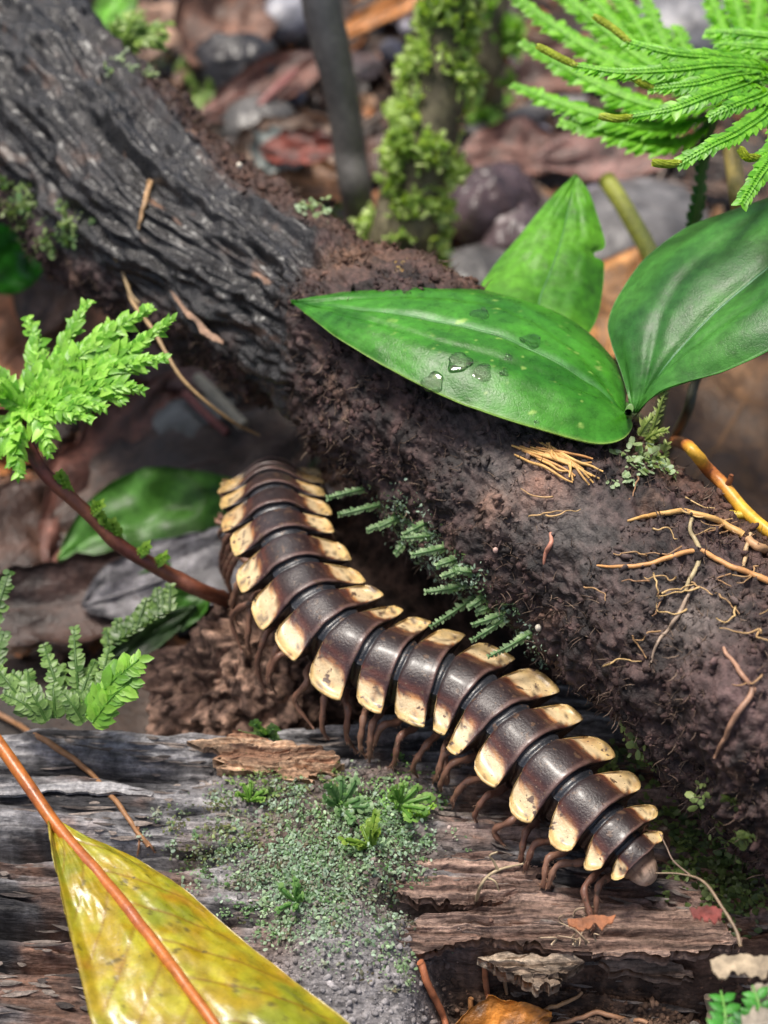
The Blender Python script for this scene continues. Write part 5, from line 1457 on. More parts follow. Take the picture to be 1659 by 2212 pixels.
# broken bits of leaf, bark and wood covering the soil
def fragments():
    r = np.random.default_rng(44)
    px, py = r.uniform(-120, 1780, 5200), r.uniform(-150, 1420, 5200)
    pos, col = [], []
    pal = np.array([(0.10, 0.05, 0.03), (0.17, 0.09, 0.055), (0.06, 0.035, 0.025), (0.28, 0.16, 0.09), (0.035, 0.025, 0.02), (0.20, 0.17, 0.15), (0.34, 0.14, 0.05)])
    for x, y in zip(px, py):
        p = hit(x, y, ['ground'])[0]
        pos.append(p + [0, 0, r.uniform(0.02, 0.35)])
        col.append(pal[r.integers(len(pal))] * r.uniform(0.5, 1.3))
    n = len(pos)
    Z = nrm(np.stack([r.normal(size=n) * 0.6, r.normal(size=n) * 0.6, np.ones(n)], 1))
    X, Y = any_frame(Z)
    tv, tf = leaf_t([0.25, 0.5, 0.35, 0.45, 0.15], 0.5, 0.4)
    tv = tv + 0.06 * np.random.default_rng(2).normal(size=tv.shape)
    sc = 0.15 + 0.55 * r.random(n) ** 2
    v, f = inst(tv, tf, X, Y, Z, np.array(pos), np.stack([sc * r.uniform(0.3, 1, n), sc, sc], 1))
    mesh('litter_fragments', v, f, M_DEAD, None, np.repeat(np.array(col), len(tv), 0), rough=0.35, kind='stuff',
         label='broken brown bits of leaf, bark and wood covering the forest floor', cat='litter')
fragments()
# ------------------------------------------------------------------ roots and dry stalks
def rt(name, pts, r, color, label, keys, cat='root', seed=0, n=60, off=0.6, group=None, parent=None, rough=0.25):
    return rest_tube(name, pts, r, M_ROOT, color, keys, parent, off, n, 8, rough, seed, label=label, cat=cat, group=group)
def free(name, pts, r, color, label=None, cat='root', seed=0, n=50, parent=None, group=None, kind=None):
    p = cr(np.array([q if isinstance(q, np.ndarray) else P(*q) for q in pts]), n)
    rr = np.interp(np.linspace(0, 1, n), np.linspace(0, 1, len(np.atleast_1d(r))), np.atleast_1d(r))
    V, F = tube(p, rr, 8, 0.25, seed, 4)
    c = np.asarray(color) * (1 + 0.5 * fbm(V * 1.3, 3, seed))[:, None]
    return mesh(name, V, F, M_ROOT, parent, c, rough=0.45, label=label, cat=cat if label else None, group=group, kind=kind)
# orange root to the right of the branch: reddish turning yellow
R1 = empty('orange_root', on(1455, 975, 0.0, ['branch']), 'stout orange root turning yellow, arching out beside the soil-caked branch', 'root')
p = cr(np.vstack([on(1440, 955, 0.02, ['branch'])[None], PP([(1480, 960, 20.6), (1530, 1015, 20.2), (1565, 1050, 20.0), (1600, 1095, 19.8), (1650, 1140, 19.5), (1720, 1190, 19.2)])]), 60)
V, F = tube(p, np.interp(np.linspace(0, 1, 60), [0, 0.3, 0.6, 1], [0.045, 0.07, 0.085, 0.085]), 10, 0.25, 5, 4)
c = mixc((0.48, 0.15, 0.04), (0.70, 0.40, 0.04), sst(20.1, 19.7, np.dot(V - CAM, FWD)))
c = c * (1 - 0.6 * sst(0.3, 0.5, fbm(V * 4, 3, 6)))[:, None]
mesh('root_body', V, F, M_ROOT, R1, c, rough=0.4)
free('side_root', [(1566, 1052, 20.0), (1576, 1040, 19.9), (1580, 1026, 19.85)], [0.045, 0.03], (0.25, 0.09, 0.04), parent=R1, n=14)
free('side_root', [(1615, 1112, 19.7), (1580, 1112, 19.75), (1540, 1100, 19.9), (1500, 1085, 20.1), (1470, 1072, 20.2), (1440, 1050, 20.3), (1420, 1020, 20.5)], [0.05, 0.065, 0.06, 0.04, 0.03, 0.02], (0.62, 0.46, 0.05), parent=R1, seed=3)
B = ['branch']
rt('thin_root', [(1352, 1128), (1400, 1116), (1460, 1108), (1500, 1112), (1550, 1130), (1605, 1162)], [0.015, 0.035, 0.036, 0.04, 0.05], (0.62, 0.36, 0.12), 'pale tan root lying on the crumbly soil just below the orange root', B, seed=11, off=1.0)
rt('thin_root', [(1285, 1222), (1340, 1226), (1400, 1222), (1450, 1205), (1505, 1190), (1550, 1215), (1610, 1240), (1700, 1280)], [0.012, 0.026, 0.03, 0.032, 0.034, 0.042, 0.05], (0.60, 0.30, 0.11), 'long tan root snaking across the grey soil face of the branch', B, seed=12, off=1.0, n=90)
rt('thin_root', [(1492, 1120), (1490, 1145), (1500, 1170), (1510, 1195), (1508, 1225), (1490, 1250), (1482, 1280)], [0.025, 0.03, 0.025], (0.45, 0.36, 0.20), 'thin yellowish rootlet hanging across the long tan root', B, seed=13, off=1.2)
rt('thin_root', [(1620, 1150), (1612, 1190), (1604, 1230)], [0.025, 0.03, 0.02], (0.50, 0.34, 0.18), 'short upright rootlet near the yellow end of the orange root', B, seed=14, off=1.2)
rt('thin_root', [(1610, 1170), (1650, 1195), (1720, 1225)], [0.05, 0.06, 0.06], (0.52, 0.30, 0.15), 'tan root running off beneath the yellow end of the orange root', B, seed=15, off=1.0)
rt('thin_root', [(1405, 1435), (1420, 1390), (1450, 1355), (1480, 1300), (1500, 1265)], [0.012, 0.022, 0.025, 0.02], (0.36, 0.27, 0.20), 'wispy pale root hair bundle on the smooth grey soil face', B, seed=16, off=1.2)
rt('thin_root', [(1560, 1400), (1590, 1440), (1615, 1470), (1640, 1500)], [0.02, 0.03, 0.02], (0.40, 0.22, 0.14), 'short pinkish rootlet on the lower soil bulge', B, seed=17, off=1.2)
rt('thin_root', [(1545, 1640), (1570, 1590), (1590, 1545), (1620, 1500), (1625, 1480)], [0.02, 0.03, 0.035, 0.03], (0.30, 0.17, 0.11), 'brown rootlet slanting over the lower soil bulge', B, seed=18, off=1.2)
rt('thin_root', [(1190, 1150), (1192, 1170), (1180, 1195), (1175, 1222)], [0.02, 0.03, 0.015], (0.50, 0.22, 0.15), 'tiny reddish rootlet on the dark middle of the soil crust', B, seed=19, off=1.0)
# tangle of orange rootlets below the big leaf
TG = empty('rootlet_tangle', on(1230, 1010, 0, B), 'tangle of fine orange rootlets on the soil just below the broad leaf', 'rootlets')
tg = np.random.default_rng(21)
for i in range(16):
    x0, y0 = 1105 + tg.uniform(-10, 90), 962 + tg.uniform(-6, 30)
    x1, y1 = 1220 + tg.uniform(-10, 90), 1010 + tg.uniform(-14, 44)
    m = ((x0 + x1) / 2 + tg.uniform(-20, 20), (y0 + y1) / 2 + tg.uniform(-14, 14))
    rest_tube('rootlet', [(x0, y0), m, (x1, y1)], [0.012, 0.022, 0.012], M_ROOT, mixc((0.50, 0.24, 0.08), (0.66, 0.42, 0.14), tg.random()), B, TG, 1.5 + 2 * tg.random(), 26, 6, 0.2, i)
TG2 = empty('rootlet_tangle', on(900, 590, 0, B), 'small tuft of yellow-orange rootlets at the leaf tip side of the branch rim', 'rootlets')
for i in range(14):
    x0, y0 = 850 + tg.uniform(-6, 30), 566 + tg.uniform(-6, 20)
    a = tg.uniform(-0.4, 0.9)
    l = tg.uniform(30, 120)
    q0 = on(x0, y0, 0.0, B)
    q1 = P(x0 + l * math.cos(a) * 0.6, y0 + l * math.sin(a) * 0.3 - tg.uniform(0, 14), 23.5)
    q2 = P(x0 + l * math.cos(a), y0 + l * math.sin(a) * 0.6, 23.4)
    free('rootlet', [q0, q1, q2], [0.02, 0.02, 0.01], mixc((0.45, 0.26, 0.08), (0.62, 0.46, 0.18), tg.random()), parent=TG2, n=16, seed=i)
# hanging root from the branch underside
rt('thin_root', [(330, 388), (322, 410), (312, 450), (300, 498)], [0.05, 0.045, 0.02], (0.42, 0.26, 0.13), 'tan fibre curling out of a hole in the black bark', B, seed=22, off=1.0)
free('thin_root', [on(275, 610, -0.02, B), (285, 650, 24.6), (330, 712, 24.2), (360, 765, 24.0), (395, 820, 23.9), (450, 872, 24.0), (510, 915, 24.4), (560, 940, 24.8)], [0.035, 0.03, 0.028, 0.02], (0.42, 0.28, 0.14), 'long thin tan root hanging from the branch past the moss head', seed=23, n=70)
free('thin_root', [on(240, 545, -0.02, B), (262, 580, 24.7), (280, 630, 24.6), (300, 655, 24.5)], [0.03, 0.03, 0.02], (0.34, 0.24, 0.12), 'short thin root bowed under the crumbly side of the branch', seed=24)
# dry stalk over the grey log
LG = ['log']
DS = empty('dry_stalk', on(160, 1620, 0, LG), 'thin dry brown stalk lying over the grey log above the yellow leaf', 'stalk')
rest_tube('stalk', [(-20, 1538), (60, 1580), (150, 1630), (215, 1690), (262, 1745), (300, 1800), (325, 1830)], [0.045, 0.04, 0.045, 0.035, 0.035, 0.03], M_ROOT, (0.32, 0.16, 0.07), LG, DS, 1.2, 80, 8, 0.3, 31)
for i, (a, b) in enumerate([((300, 1795), (296, 1850)), ((312, 1812), (336, 1842)), ((300, 1780), (290, 1815))]):
    rest_tube('fibre', [a, ((a[0] + b[0]) / 2 + 4, (a[1] + b[1]) / 2), b], [0.02, 0.012], M_ROOT, (0.34, 0.17, 0.09), LG, DS, 1.5, 16, 6, 0.2, i)
# pale branching stalk in front of the tail
PS = empty('forked_stalk', on(1040, 1930, 0, LG), 'pale forked dry stalk standing on the wood splinter before the millipede tail', 'stalk')
free('stalk', [on(1028, 1952, 0, LG), (1036, 1920, 18.7), (1052, 1895, 18.6), (1080, 1878, 18.6), (1130, 1866, 18.7)], [0.022, 0.025, 0.02, 0.012], (0.46, 0.36, 0.22), parent=PS)
free('side_stalk', [(1076, 1880, 18.6), (1066, 1860, 18.55), (1058, 1848, 18.5), (1075, 1840, 18.5)], [0.02, 0.015, 0.01], (0.46, 0.36, 0.22), parent=PS, n=20)
free('side_stalk', [(1052, 1895, 18.6), (1070, 1905, 18.55), (1078, 1925, 18.6)], [0.015, 0.008], (0.46, 0.36, 0.22), parent=PS, n=20)
# creeping stem at the right below the tail
CS = empty('creeping_stem', on(1560, 1990, 0.0), 'thin pale creeping stem running from the millipede tail down to the broken splinter end', 'stem')
free('stem', [(1415, 1886, 18.3), (1470, 1888, 18.2), (1520, 1905, 18.0), (1560, 1960, 17.7), (1590, 2010, 17.5), (1600, 2045, 17.4)], [0.008, 0.012, 0.018, 0.02, 0.022], (0.24, 0.17, 0.11), parent=CS, n=60)
free('stem_fork', [(1490, 1890, 18.2), (1455, 1860, 18.3), (1440, 1830, 18.4), (1425, 1800, 18.5)], [0.014, 0.010, 0.006], (0.18, 0.12, 0.085), parent=CS, n=30)
# reddish roots hanging at the broken front of the log
for i, (pts, r, c, lab) in enumerate([
    ([(898, 2072), (905, 2110), (925, 2150), (948, 2200), (960, 2250)], [0.05, 0.045, 0.04], (0.42, 0.15, 0.07), 'long reddish root bending down the broken front of the log'),
    ([(1040, 2065), (1046, 2100), (1052, 2150), (1056, 2172)], [0.035, 0.04, 0.03], (0.40, 0.17, 0.09), 'short reddish root under the middle of the wood splinter'),
    ([(1078, 2062), (1086, 2100), (1096, 2150)], [0.035, 0.03, 0.02], (0.46, 0.28, 0.16), 'thin tan root beside the short reddish one under the splinter'),
    ([(1018, 2150), (1018, 2190), (1012, 2250)], [0.035, 0.03], (0.46, 0.22, 0.09), 'stubby orange root low on the broken front'),
    ([(1525, 2140), (1532, 2180), (1540, 2240)], [0.05, 0.05], (0.34, 0.26, 0.19), 'pale stub of root beside the small pinnate seedling'),
    ([(1120, 2225), (1160, 2190), (1210, 2165), (1260, 2145)], [0.03, 0.03, 0.02], (0.42, 0.25, 0.13), 'slanting tan fibre low on the broken front'),
    ([(1180, 2210), (1260, 2200), (1330, 2190), (1400, 2215)], [0.03, 0.035, 0.03], (0.34, 0.18, 0.10), 'brown root lying along the foot of the broken front')]):
    rt('hanging_root', pts, r, c, lab, LG, seed=40 + i, off=1.6)
# wiry stalk stubs on the splinter
def stubs():
    t = empty('fibre_tuft', on(1275, 2010, 0.0, LG), 'tuft of pale stiff fibres on the pale end grain of the splinter', 'fibres')
    r = np.random.default_rng(5)
    for i in range(16):
        x, y = 1190 + r.uniform(0, 120), 1975 + r.uniform(0, 70)
        free('fibre', [PZ(x, y, 3.98), PZ(x + r.normal() * 10, y - 14, 4.12), PZ(x + r.normal() * 24, y - 22 + r.normal() * 10, 4.2)], [0.014, 0.012, 0.006], mixc((0.30, 0.22, 0.15), (0.52, 0.40, 0.27), r.random()), parent=t, n=10, seed=i)
stubs()

# ------------------------------------------------------------------ small plants
def sprig(root, name, p0, p1, n, ln, wd, c0, c1, seed, bow=0.25, ref=None, tpl=OVATE, ang=58, med=False, **kw):
    m = (p0 + p1) / 2 + np.array([0, 0, 1.0]) * np.linalg.norm(p1 - p0) * bow
    return frond(name, root, np.array([p0, m, p1]), n, ln, wd, ref if ref is not None else (-FWD * 0.6 + np.array([0, 0, 0.6])), seed=seed, c0=c0, c1=c1, tpl=tpl, ang=ang, med=med, jit=0.18, **kw)
# feathery moss cushion on the far rim of the grey log
MC = empty('feather_moss', on(150, 1560, 0, LG), 'feathery dark green moss cushion on the far rim of the grey log', 'moss')
mr = np.random.default_rng(31)
SPR = [((175, 1545, 20.6), (160, 1360, 21.0)), ((140, 1540, 20.6), (95, 1395, 21.0)), ((165, 1550, 20.5), (205, 1430, 20.9)), ((110, 1545, 20.6), (30, 1455, 20.8)), ((90, 1550, 20.5), (10, 1500, 20.6)),
       ((150, 1555, 20.4), (245, 1470, 20.4)), ((130, 1540, 20.6), (130, 1440, 20.9)), ((190, 1550, 20.5), (190, 1470, 20.7)), ((70, 1550, 20.5), (60, 1450, 20.8)), ((60, 1540, 20.6), (-10, 1440, 20.8)),
       ((120, 1550, 20.4), (115, 1480, 20.5)), ((215, 1550, 20.5), (235, 1400, 20.9)), ((180, 1560, 20.3), (140, 1500, 20.3)), ((100, 1558, 20.3), (70, 1500, 20.3))]
for i, (a, b) in enumerate(SPR):
    sprig(MC, 'sprig', P(*a), P(*b), 30, 0.13, 0.13, (0.07, 0.16, 0.03), (0.26, 0.42, 0.12), 200 + i, 0.12, tpl=OVATE)
for i, (a, b) in enumerate([((185, 1545, 20.3), (300, 1425, 20.1)), ((200, 1560, 20.2), (285, 1470, 20.1))]):
    sprig(MC, 'sprig', P(*a), P(*b), 22, 0.24, 0.22, (0.12, 0.32, 0.03), (0.32, 0.60, 0.08), 230 + i, 0.10, tpl=OVATE, ang=52)
# mossy sprigs on the narrow dark leaf
MM = empty('feather_moss', P(300, 1370, 22.0), 'row of small olive moss sprigs along the narrow dark leaf', 'moss')
for i in range(12):
    x = 235 + i * 12
    y = 1395 - i * 7
    sprig(MM, 'sprig', P(x, y, 21.9), P(x + mr.normal() * 12, y - 34 - mr.random() * 30, 22.1), 12, 0.11, 0.13, (0.06, 0.13, 0.03), (0.18, 0.30, 0.07), 250 + i, 0.05)
# pale fern-like sprigs at the left frame edge
ML = empty('feather_moss', P(5, 1440, 21.0), 'loose moss sprig beyond the feathery cushion, beside the pale pebble', 'moss')
for i, (a, b) in enumerate([((-15, 1360, 21.3), (18, 1240, 21.6)), ((-20, 1450, 21.0), (8, 1370, 21.2))]):
    sprig(ML, 'sprig', P(*a), P(*b), 16, 0.14, 0.18, (0.06, 0.14, 0.03), (0.18, 0.32, 0.08), 270 + i, 0.05)
# lobed liverwort rosettes
def rosette(name, px, py, r, n, label, seed, c0=(0.10, 0.26, 0.06), c1=(0.30, 0.48, 0.16), keys=None, group=None, up=0.7, cat='liverwort'):
    p, nn = hit(px, py, keys)
    rr = np.random.default_rng(seed)
    root = empty(name, p, label, cat, group)
    a0, b0 = any_frame(nn[None])
    for i in range(n):
        th = i * 2 * math.pi / n + rr.normal() * 0.2
        d = nrm(a0[0] * math.cos(th) + b0[0] * math.sin(th) + nn * up * (0.5 + rr.random()) + np.array([0, 0, 0.5]))
        l = r * rr.uniform(0.7, 1.15)
        frond('lobe', root, np.array([p - nn * 0.02, p + d * l * 0.5 + nn * 0.02, p + d * l]), 16, l * 0.17, l * 0.17, nrm(nn + 0.4 * d - FWD), seed=seed + i, c0=c0, c1=c1, tpl=ROUND, ang=42, med=False, jit=0.2, taper=(0.6, 1, 1))
    return root
rosette('liverwort_rosette', 578, 1590, 0.55, 9, 'fresh pale green liverwort rosette standing on the orange-brown wood flake', 300, (0.12, 0.28, 0.08), (0.32, 0.50, 0.20), LG, up=1.0)
rosette('liverwort_rosette', 735, 1745, 0.45, 8, 'green liverwort rosette in the middle of the mossy mound on the log', 310, (0.10, 0.22, 0.07), (0.28, 0.42, 0.20), LG)
rosette('liverwort_rosette', 860, 1740, 0.42, 8, 'bright green liverwort rosette just below the millipede legs', 320, (0.13, 0.30, 0.05), (0.32, 0.50, 0.14), LG)
rosette('liverwort_rosette', 800, 1830, 0.40, 8, 'olive-green liverwort rosette at the edge of the pinkish splinter', 330, (0.14, 0.26, 0.03), (0.32, 0.46, 0.08), LG)
rosette('liverwort_rosette', 640, 1950, 0.30, 6, 'small liverwort rosette next to the yellow leaf edge', 340, (0.10, 0.24, 0.06), (0.26, 0.44, 0.14), LG)
rosette('liverwort_rosette', 540, 1730, 0.28, 6, 'small bright moss rosette between the wood flake and the yellow leaf', 350, (0.14, 0.30, 0.04), (0.32, 0.50, 0.12), LG)
rosette('liverwort_rosette', 905, 1770, 0.24, 6, 'small yellow-green rosette at the splinter side of the mound', 360, (0.22, 0.44, 0.04), (0.44, 0.66, 0.10), LG)
# the carpet of tiny liverwort leaves on the mound
def carpet(name, blobs, size, label, cat, keys, seed, tpl=ROUND, parent=None, lift=0.5):
    r = np.random.default_rng(seed)
    pos, nor, col = [], [], []
    for (px, py, sx, sy, n, c0, c1) in blobs:
        for i in range(n // 4):
            p, nn = hit(px + r.normal() * sx, py + r.normal() * sy, keys)
            tone, sp, m_ = r.random(), r.uniform(0.03, 0.12), int(r.integers(4, 22))
            for j in range(m_):
                o_ = r.normal(size=3) * sp
                pos.append(p + o_ - nn * np.dot(o_, nn) + nn * 0.05 * r.random())
                nor.append(nn)
                col.append(mixc(c0, c1, np.clip(tone + 0.18 * r.normal(), 0, 1)) * (0.75 + 0.5 * r.random()))
    pos, nor, col = np.array(pos), np.array(nor), np.array(col)
    n = len(pos)
    tv, tf = tpl
    D = nrm(r.normal(size=(n, 3)))
    Y = nrm(D - nor * np.sum(D * nor, 1)[:, None] + nor * lift * (0.4 + r.random((n, 1))))
    X = nrm(np.cross(Y, nor + 0.3 * r.normal(size=(n, 3))))
    sc = size * (0.5 + 0.9 * r.random(n) ** 2)
    v, f = inst(tv, tf, X, Y, np.cross(X, Y), pos, np.stack([sc * 0.8, sc, sc], 1))
    return mesh(name, v, f, M_MOSS, parent, np.repeat(col, len(tv), 0), rough=0.45, label=label if parent is None else None, cat=cat if parent is None else None, kind='stuff')
PB = (0.36, 0.48, 0.38)
GR, PA, BR_, OL = (0.12, 0.24, 0.08), (0.44, 0.58, 0.38), (0.17, 0.14, 0.09), (0.24, 0.33, 0.10)
carpet('liverwort_carpet', [(640, 1880, 90, 70, 900, GR, PB), (760, 1800, 70, 60, 800, GR, PA), (860, 1800, 50, 50, 380, GR, PB), (720, 1990, 60, 45, 150, (0.12, 0.2, 0.12), (0.38, 0.48, 0.36)),
                            (560, 1700, 50, 25, 130, GR, OL), (480, 1800, 60, 50, 150, BR_, OL), (590, 1960, 50, 50, 90, GR, PA), (850, 1730, 50, 30, 150, GR, (0.3, 0.55, 0.14)), (700, 1700, 40, 30, 80, BR_, OL),
                            (440, 1850, 40, 30, 90, GR, PA), (690, 1900, 120, 90, 600, BR_, PB), (560, 1800, 90, 60, 400, BR_, PB), (850, 2070, 30, 50, 60, GR, PA)],
       0.046, 'carpet of tiny pale green liverwort leaves on the mound of the log', 'liverwort', LG, 401)
# fringe of liverwort fronds along the lower edge of the branch
FR = [((720, 1060), (760, 1085)), ((750, 1090), (800, 1110)), ((840, 1150), (905, 1140)), ((850, 1165), (925, 1165)), ((860, 1185), (950, 1190)), ((880, 1205), (975, 1215)),
      ((900, 1235), (990, 1235)), ((920, 1260), (1010, 1250)), ((935, 1290), (1000, 1275)), ((950, 1320), (1020, 1310)), ((975, 1345), (1040, 1330)), ((1010, 1370), (1060, 1350)), ((830, 1140), (860, 1180)), ((815, 1120), (850, 1130)), ((940, 1310), (960, 1345)),
      ((780, 1100), (830, 1140)), ((1000, 1330), (1050, 1375)), ((1030, 1400), (1085, 1420))]
for i, (a, b) in enumerate(FR):
    k_ = 0
    while BVH['branch'].ray_cast(Vector(CAM), Vector(nrm(ray(b[0] + 6 * k_, b[1] - 5 * k_))))[0] is None and k_ < 40:
        k_ += 1
    p0 = on(b[0] + 6 * k_ + 12, b[1] - 5 * k_ - 10, -0.03, B)
    d_ = np.dot(p0 - CAM, FWD)
    p1 = P(b[0] - (46 if i < 9 else 18) + mr.normal() * 16, b[1] + 6 + mr.normal() * 12, d_ - 0.05)
    rt_ = empty('liverwort_frond', p0, 'small feathery grey-green liverwort frond hanging along the lower edge of the branch', 'liverwort', 'liverwort fronds fringing the branch')
    n = 14
    pm = (p0 + p1) / 2 - FWD * 0.12
    frond('frond', rt_, np.array([p0, pm, p1 - FWD * 0.10]), n, 0.075, 0.08, -FWD, seed=500 + i, c0=(0.14, 0.26, 0.10), c1=(0.46, 0.62, 0.34), tpl=OVATE, ang=55, med=False, jit=0.15)
carpet('liverwort_mat', [(850 + 42 * i_, 1105 + 46 * i_, 26, 16, 110, (0.08, 0.16, 0.06), PB) for i_ in range(8)], 0.055,
       'thin mat of pale liverwort leaves hugging the lower edge of the branch', 'liverwort', B, 451, tpl=OVATE)
# one pale round liverwort above the far end of the millipede
rosette('liverwort_rosette', 668, 1020, 0.28, 6, 'pale whitish-green liverwort above the far end of the millipede', 370, (0.24, 0.32, 0.22), (0.50, 0.58, 0.42), B)
# moss along the upper rim of the branch
def tufts(name, spots, label, seed, c0, c1, ln=0.17, depth=None):
    rr = np.random.default_rng(seed)
    for q, (px, py, n, l) in enumerate(spots):
        p = on(px, py, -0.03, B)
        root = empty(name, p, label[q] if isinstance(label, list) else label, 'moss', 'moss tufts along the upper rim of the branch' if not isinstance(label, list) else None)
        for i in range(n):
            d = nrm(np.array([0.55 + 0.5 * rr.normal(), 0.5 + 0.4 * rr.normal(), 0.35 + 0.4 * rr.normal()]))
            s0 = p + rr.normal(size=3) * np.array([0.25, 0.12, 0.15]) * l
            sprig(root, 'sprig', s0, s0 + d * l * rr.uniform(0.6, 1.1), 10, ln, ln, c0, c1, seed + i + q * 40, 0.1, tpl=NARROW if i % 2 else OVATE, ang=42)
tufts('moss_tuft', [(448, 228, 24, 0.75), (592, 378, 16, 0.5), (280, 105, 18, 0.7), (735, 478, 12, 0.45), (395, 165, 16, 0.55)],
      ['spiky yellow-green moss tuft sticking out where the bark meets the dead leaves', 'small pale moss tuft on the bark rim below the spiky one', 'pale green moss tuft beneath the rounded leaves at the branch rim',
       'brownish moss tuft on the rim at the foot of the grey stem', 'low olive moss tuft on the bark rim above the spiky one'], 600, (0.14, 0.26, 0.04), (0.40, 0.56, 0.14), 0.20)
carpet('moss_on_bark', [(30, 440, 30, 20, 60, GR, OL), (110, 500, 30, 25, 60, GR, OL), (330, 140, 40, 20, 60, OL, PA), (690, 450, 30, 10, 40, OL, PA), (1420, 1780, 60, 60, 60, BR_, OL), (1130, 1480, 40, 30, 50, GR, OL), (1390, 1000, 22, 20, 60, OL, PA)], 0.10,
       'thin scatter of moss leaves clinging to the branch', 'moss', B, 431)
# moss sprig climbing by the seedling base
SB = empty('moss_sprig', on(1400, 950, 0, B), 'slender pale moss sprig standing at the base of the seedling', 'moss')
for i, (a, b) in enumerate([((1400, 955, 20.2), (1450, 815, 20.0)), ((1395, 950, 20.2), (1440, 930, 19.9)), ((1400, 960, 20.2), (1425, 1000, 20.0)), ((1380, 940, 20.2), (1410, 900, 20.1)), ((1420, 1010, 20.2), (1440, 960, 20.1))]):
    sprig(SB, 'sprig', P(*a), P(*b), 16, 0.10, 0.12, (0.20, 0.28, 0.06), (0.42, 0.50, 0.16), 640 + i, 0.1, tpl=NARROW, ang=48)
# moss in the shadow between the branch and the log at the right
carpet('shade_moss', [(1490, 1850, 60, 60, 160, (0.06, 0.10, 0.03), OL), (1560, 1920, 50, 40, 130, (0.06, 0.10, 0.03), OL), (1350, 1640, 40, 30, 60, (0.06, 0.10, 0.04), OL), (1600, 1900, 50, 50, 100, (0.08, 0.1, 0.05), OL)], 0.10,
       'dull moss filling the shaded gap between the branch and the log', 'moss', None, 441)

# ------------------------------------------------------------------ pinnate seedlings at the lower right
def pinnate(base, tip, n, ln, label, seed, c0=(0.05, 0.24, 0.03), c1=(0.10, 0.40, 0.06), ref=None):
    root = empty('pinnate_seedling', base, label, 'seedling')
    m = (base + tip) / 2 + np.array([0.03, 0, 0.04])
    p = cr(np.array([base, m, tip]), 24)
    V, F = tube(p, np.linspace(0.03, 0.012, 24), 6)
    mesh('stem', V, F, M_STEM, root, np.ones((len(V), 3)) * (0.12, 0.30, 0.05), rough=0.4)
    t = nrm(np.gradient(p, axis=0))
    z0 = np.asarray(ref if ref is not None else -FWD + np.array([0, 0, 0.4]))
    T10 = leaf_t([0.05, 0.20, 0.30, 0.32, 0.26, 0.12, 0.01], 0.25, 0.15)
    rr = np.random.default_rng(seed)
    for i in range(n):
        k = int(4 + i * 19 / n)
        zz = nrm(z0 - t[k] * np.dot(z0, t[k]))
        s = np.cross(t[k], zz)
        for sg in (-1, 1):
            l = ln * (1 - 0.45 * i / n) * rr.uniform(0.9, 1.1)
            Y = nrm(t[k] * 0.55 + s * sg * 0.85 + zz * 0.15)
            X = nrm(np.cross(Y, zz))
            Z = np.cross(X, Y)
            v, f = inst(T10[0], T10[1], X[None], Y[None], Z[None], p[k][None], np.array([[l * 0.85, l, l]]))
            o = mesh('leaflet', v, f, M_LEAF, root, np.ones((len(v), 3)) * mixc(c0, c1, rr.random()), rough=0.35)
            md = o.modifiers.new('thickness', 'SOLIDIFY')
            md.thickness = 0.0001
    return root
pinnate(P(1562, 2260, 15.9), P(1557, 2140, 16.3), 4, 0.25, 'small bright green seedling with paired oval leaflets at the broken log front', 71)
pinnate(P(1640, 2230, 16.0), P(1625, 2128, 16.2), 3, 0.24, 'small green seedling with fewer leaflets beside the papery leaf', 72)
pinnate(P(1600, 2280, 15.9), P(1612, 2180, 16.1), 3, 0.24, 'dark green few-leaved seedling between the other two small seedlings', 73, (0.04, 0.14, 0.04), (0.08, 0.26, 0.08))
# papery skeleton leaf at the right
def papery(name, edgeA, edgeB, z, label, seed, color, cat='leaf'):
    a = cr(np.array([P(*q) for q in edgeA]), 60)
    b = cr(np.array([P(*q) for q in edgeB]), 60)
    jt = fbm(np.stack([np.arange(60) * 0.10, np.zeros(60), np.full(60, seed)], -1), 3, seed)
    b = b + (b - a) * (0.9 * jt)[:, None]
    a = a - (b - a) * (0.35 * np.roll(jt, 17))[:, None]
    v = np.linspace(0, 1, 24)[None, :, None]
    G = a[:, None] * (1 - v) + b[:, None] * v
    G = face_cam(G)
    G = G + np.array([0, 0, 1]) * (0.06 * fbm(G * 2.2, 3, seed))[..., None]
    V, F = solid(G, 0.02)
    c = mixc(np.asarray(color) * 0.7, np.asarray(color) * 1.15, sst(-0.3, 0.4, fbm(G * 3, 4, seed + 1)))
    return mesh(name, V, F, M_DEAD, None, np.concatenate([c.reshape(-1, 3)] * 2), rough=0.7, label=label, cat=cat)
papery('papery_leaf', [(1532, 2072, 16.9), (1580, 2066, 16.9), (1640, 2062, 16.8), (1720, 2058, 16.7)], [(1540, 2098, 16.75), (1570, 2108, 16.7), (1640, 2112, 16.6), (1720, 2120, 16.5)], 0, 'pale papery leaf scrap with a ragged edge beyond the pinnate seedlings', 81, (0.40, 0.32, 0.22))
papery('papery_leaf', [(1622, 2132, 16.4), (1660, 2126, 16.3), (1720, 2120, 16.2)], [(1630, 2172, 16.2), (1660, 2178, 16.1), (1720, 2180, 16.0)], 0, 'small pale papery scrap behind the few-leaflet seedling', 82, (0.40, 0.34, 0.26))
papery('papery_leaf', [(1600, 2195, 16.0), (1650, 2180, 15.9), (1720, 2170, 15.9)], [(1606, 2250, 15.8), (1650, 2260, 15.7), (1720, 2260, 15.7)], 0, 'crumpled pale papery leaf lying in front of the small seedlings', 83, (0.38, 0.33, 0.26))
papery('bark_scrap', [(1490, 1960, 17.6), (1530, 1955, 17.6), (1560, 1965, 17.5)], [(1500, 1985, 17.5), (1530, 1990, 17.4), (1556, 1992, 17.4)], 0, 'small red bark scrap on the broken end of the splinter', 84, (0.26, 0.06, 0.05), 'bark')
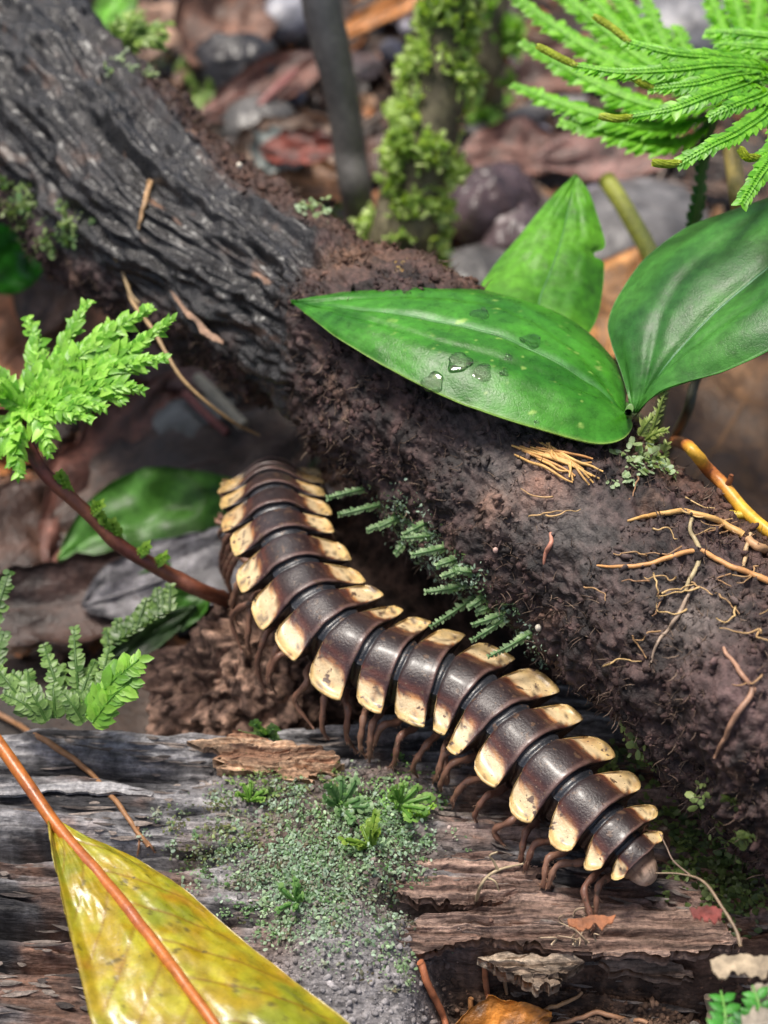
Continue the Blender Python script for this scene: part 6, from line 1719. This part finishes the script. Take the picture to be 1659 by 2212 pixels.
papery('bark_scrap', [(1225, 1988, 18.0), (1270, 1978, 18.0), (1330, 1976, 18.0)], [(1230, 2002, 17.9), (1280, 2006, 17.9), (1322, 1996, 17.9)], 0, 'rusty orange bark scrap lying in the middle of the splinter', 85, (0.42, 0.16, 0.07), 'bark')
papery('bark_strip', [(368, 628, 24.0), (400, 660, 23.8), (440, 700, 23.6), (482, 738, 23.4)], [(380, 655, 23.9), (410, 690, 23.7), (440, 720, 23.5), (480, 746, 23.4)], 0, 'peeling pale pinkish bark strip on the lower side of the black bark', 86, (0.48, 0.30, 0.20), 'bark')
# beads
def bead(px, py, r, label, keys, color=(0.75, 0.68, 0.55), group=None):
    p, nn = hit(px, py, keys)
    k, m = 12, 20
    u = np.linspace(0, math.pi, k)
    th = np.linspace(0, 2 * math.pi, m, endpoint=False)
    D = np.stack([np.sin(u)[:, None] * np.cos(th), np.sin(u)[:, None] * np.sin(th), np.cos(u)[:, None] * np.ones(m)], -1)
    V = p + nn * r * 0.7 + (D * np.array([1, 1, 1.25]) * r * (1 + 0.05 * np.sin(5 * th))[None, :, None])
    mesh('seed_bead', V.reshape(-1, 3), gridf(k, m, True), M_EGG, None, np.ones((k * m, 3)) * color, rough=0.3, label=label, cat='bead', group=group)
bead(1168, 1356, 0.045, 'tiny cream bead on the dark soil of the branch above the millipede', B)
bead(518, 362, 0.05, 'tiny white bead on the bark rim near the pale moss tuft', B)
bead(1072, 1186, 0.035, 'tiny pinkish bead halfway up the soil-caked branch', B, (0.6, 0.4, 0.34))
# dirt stuck on the millipede's keel and a dark bark shard leaning by the leaf tip

# fine rootlets trailing over the soil face by the orange root
def trailing():
    r = np.random.default_rng(61)
    parts = []
    for i in range(48):
        x, y = (r.uniform(1400, 1690), r.uniform(1060, 1330)) if i < 26 else (r.uniform(1100, 1660), r.uniform(1000, 1750))
        a = r.normal() * 0.7 + (0.5 if i % 2 else 2.4)
        pts = []
        for k in range(7):
            pts.append(on(x, y, 0.035 + 0.03 * r.random(), B))
            a += r.normal() * 0.45
            x += math.cos(a) * r.uniform(8, 18)
            y += math.sin(a) * r.uniform(5, 12)
        pts = np.array(pts)
        if np.max(np.linalg.norm(np.diff(pts, axis=0), axis=1)) > 0.6:
            continue
        v, f = tube(cr(pts, 22), np.linspace(0.014, 0.006, 22), 5)
        parts.append((v, f, mixc((0.30, 0.16, 0.08), (0.62, 0.42, 0.18), r.random())))
    V, F, C = join(parts)
    mesh('trailing_rootlets', V, F, M_ROOT, BRANCH, C, rough=0.5, kind='stuff')
trailing()
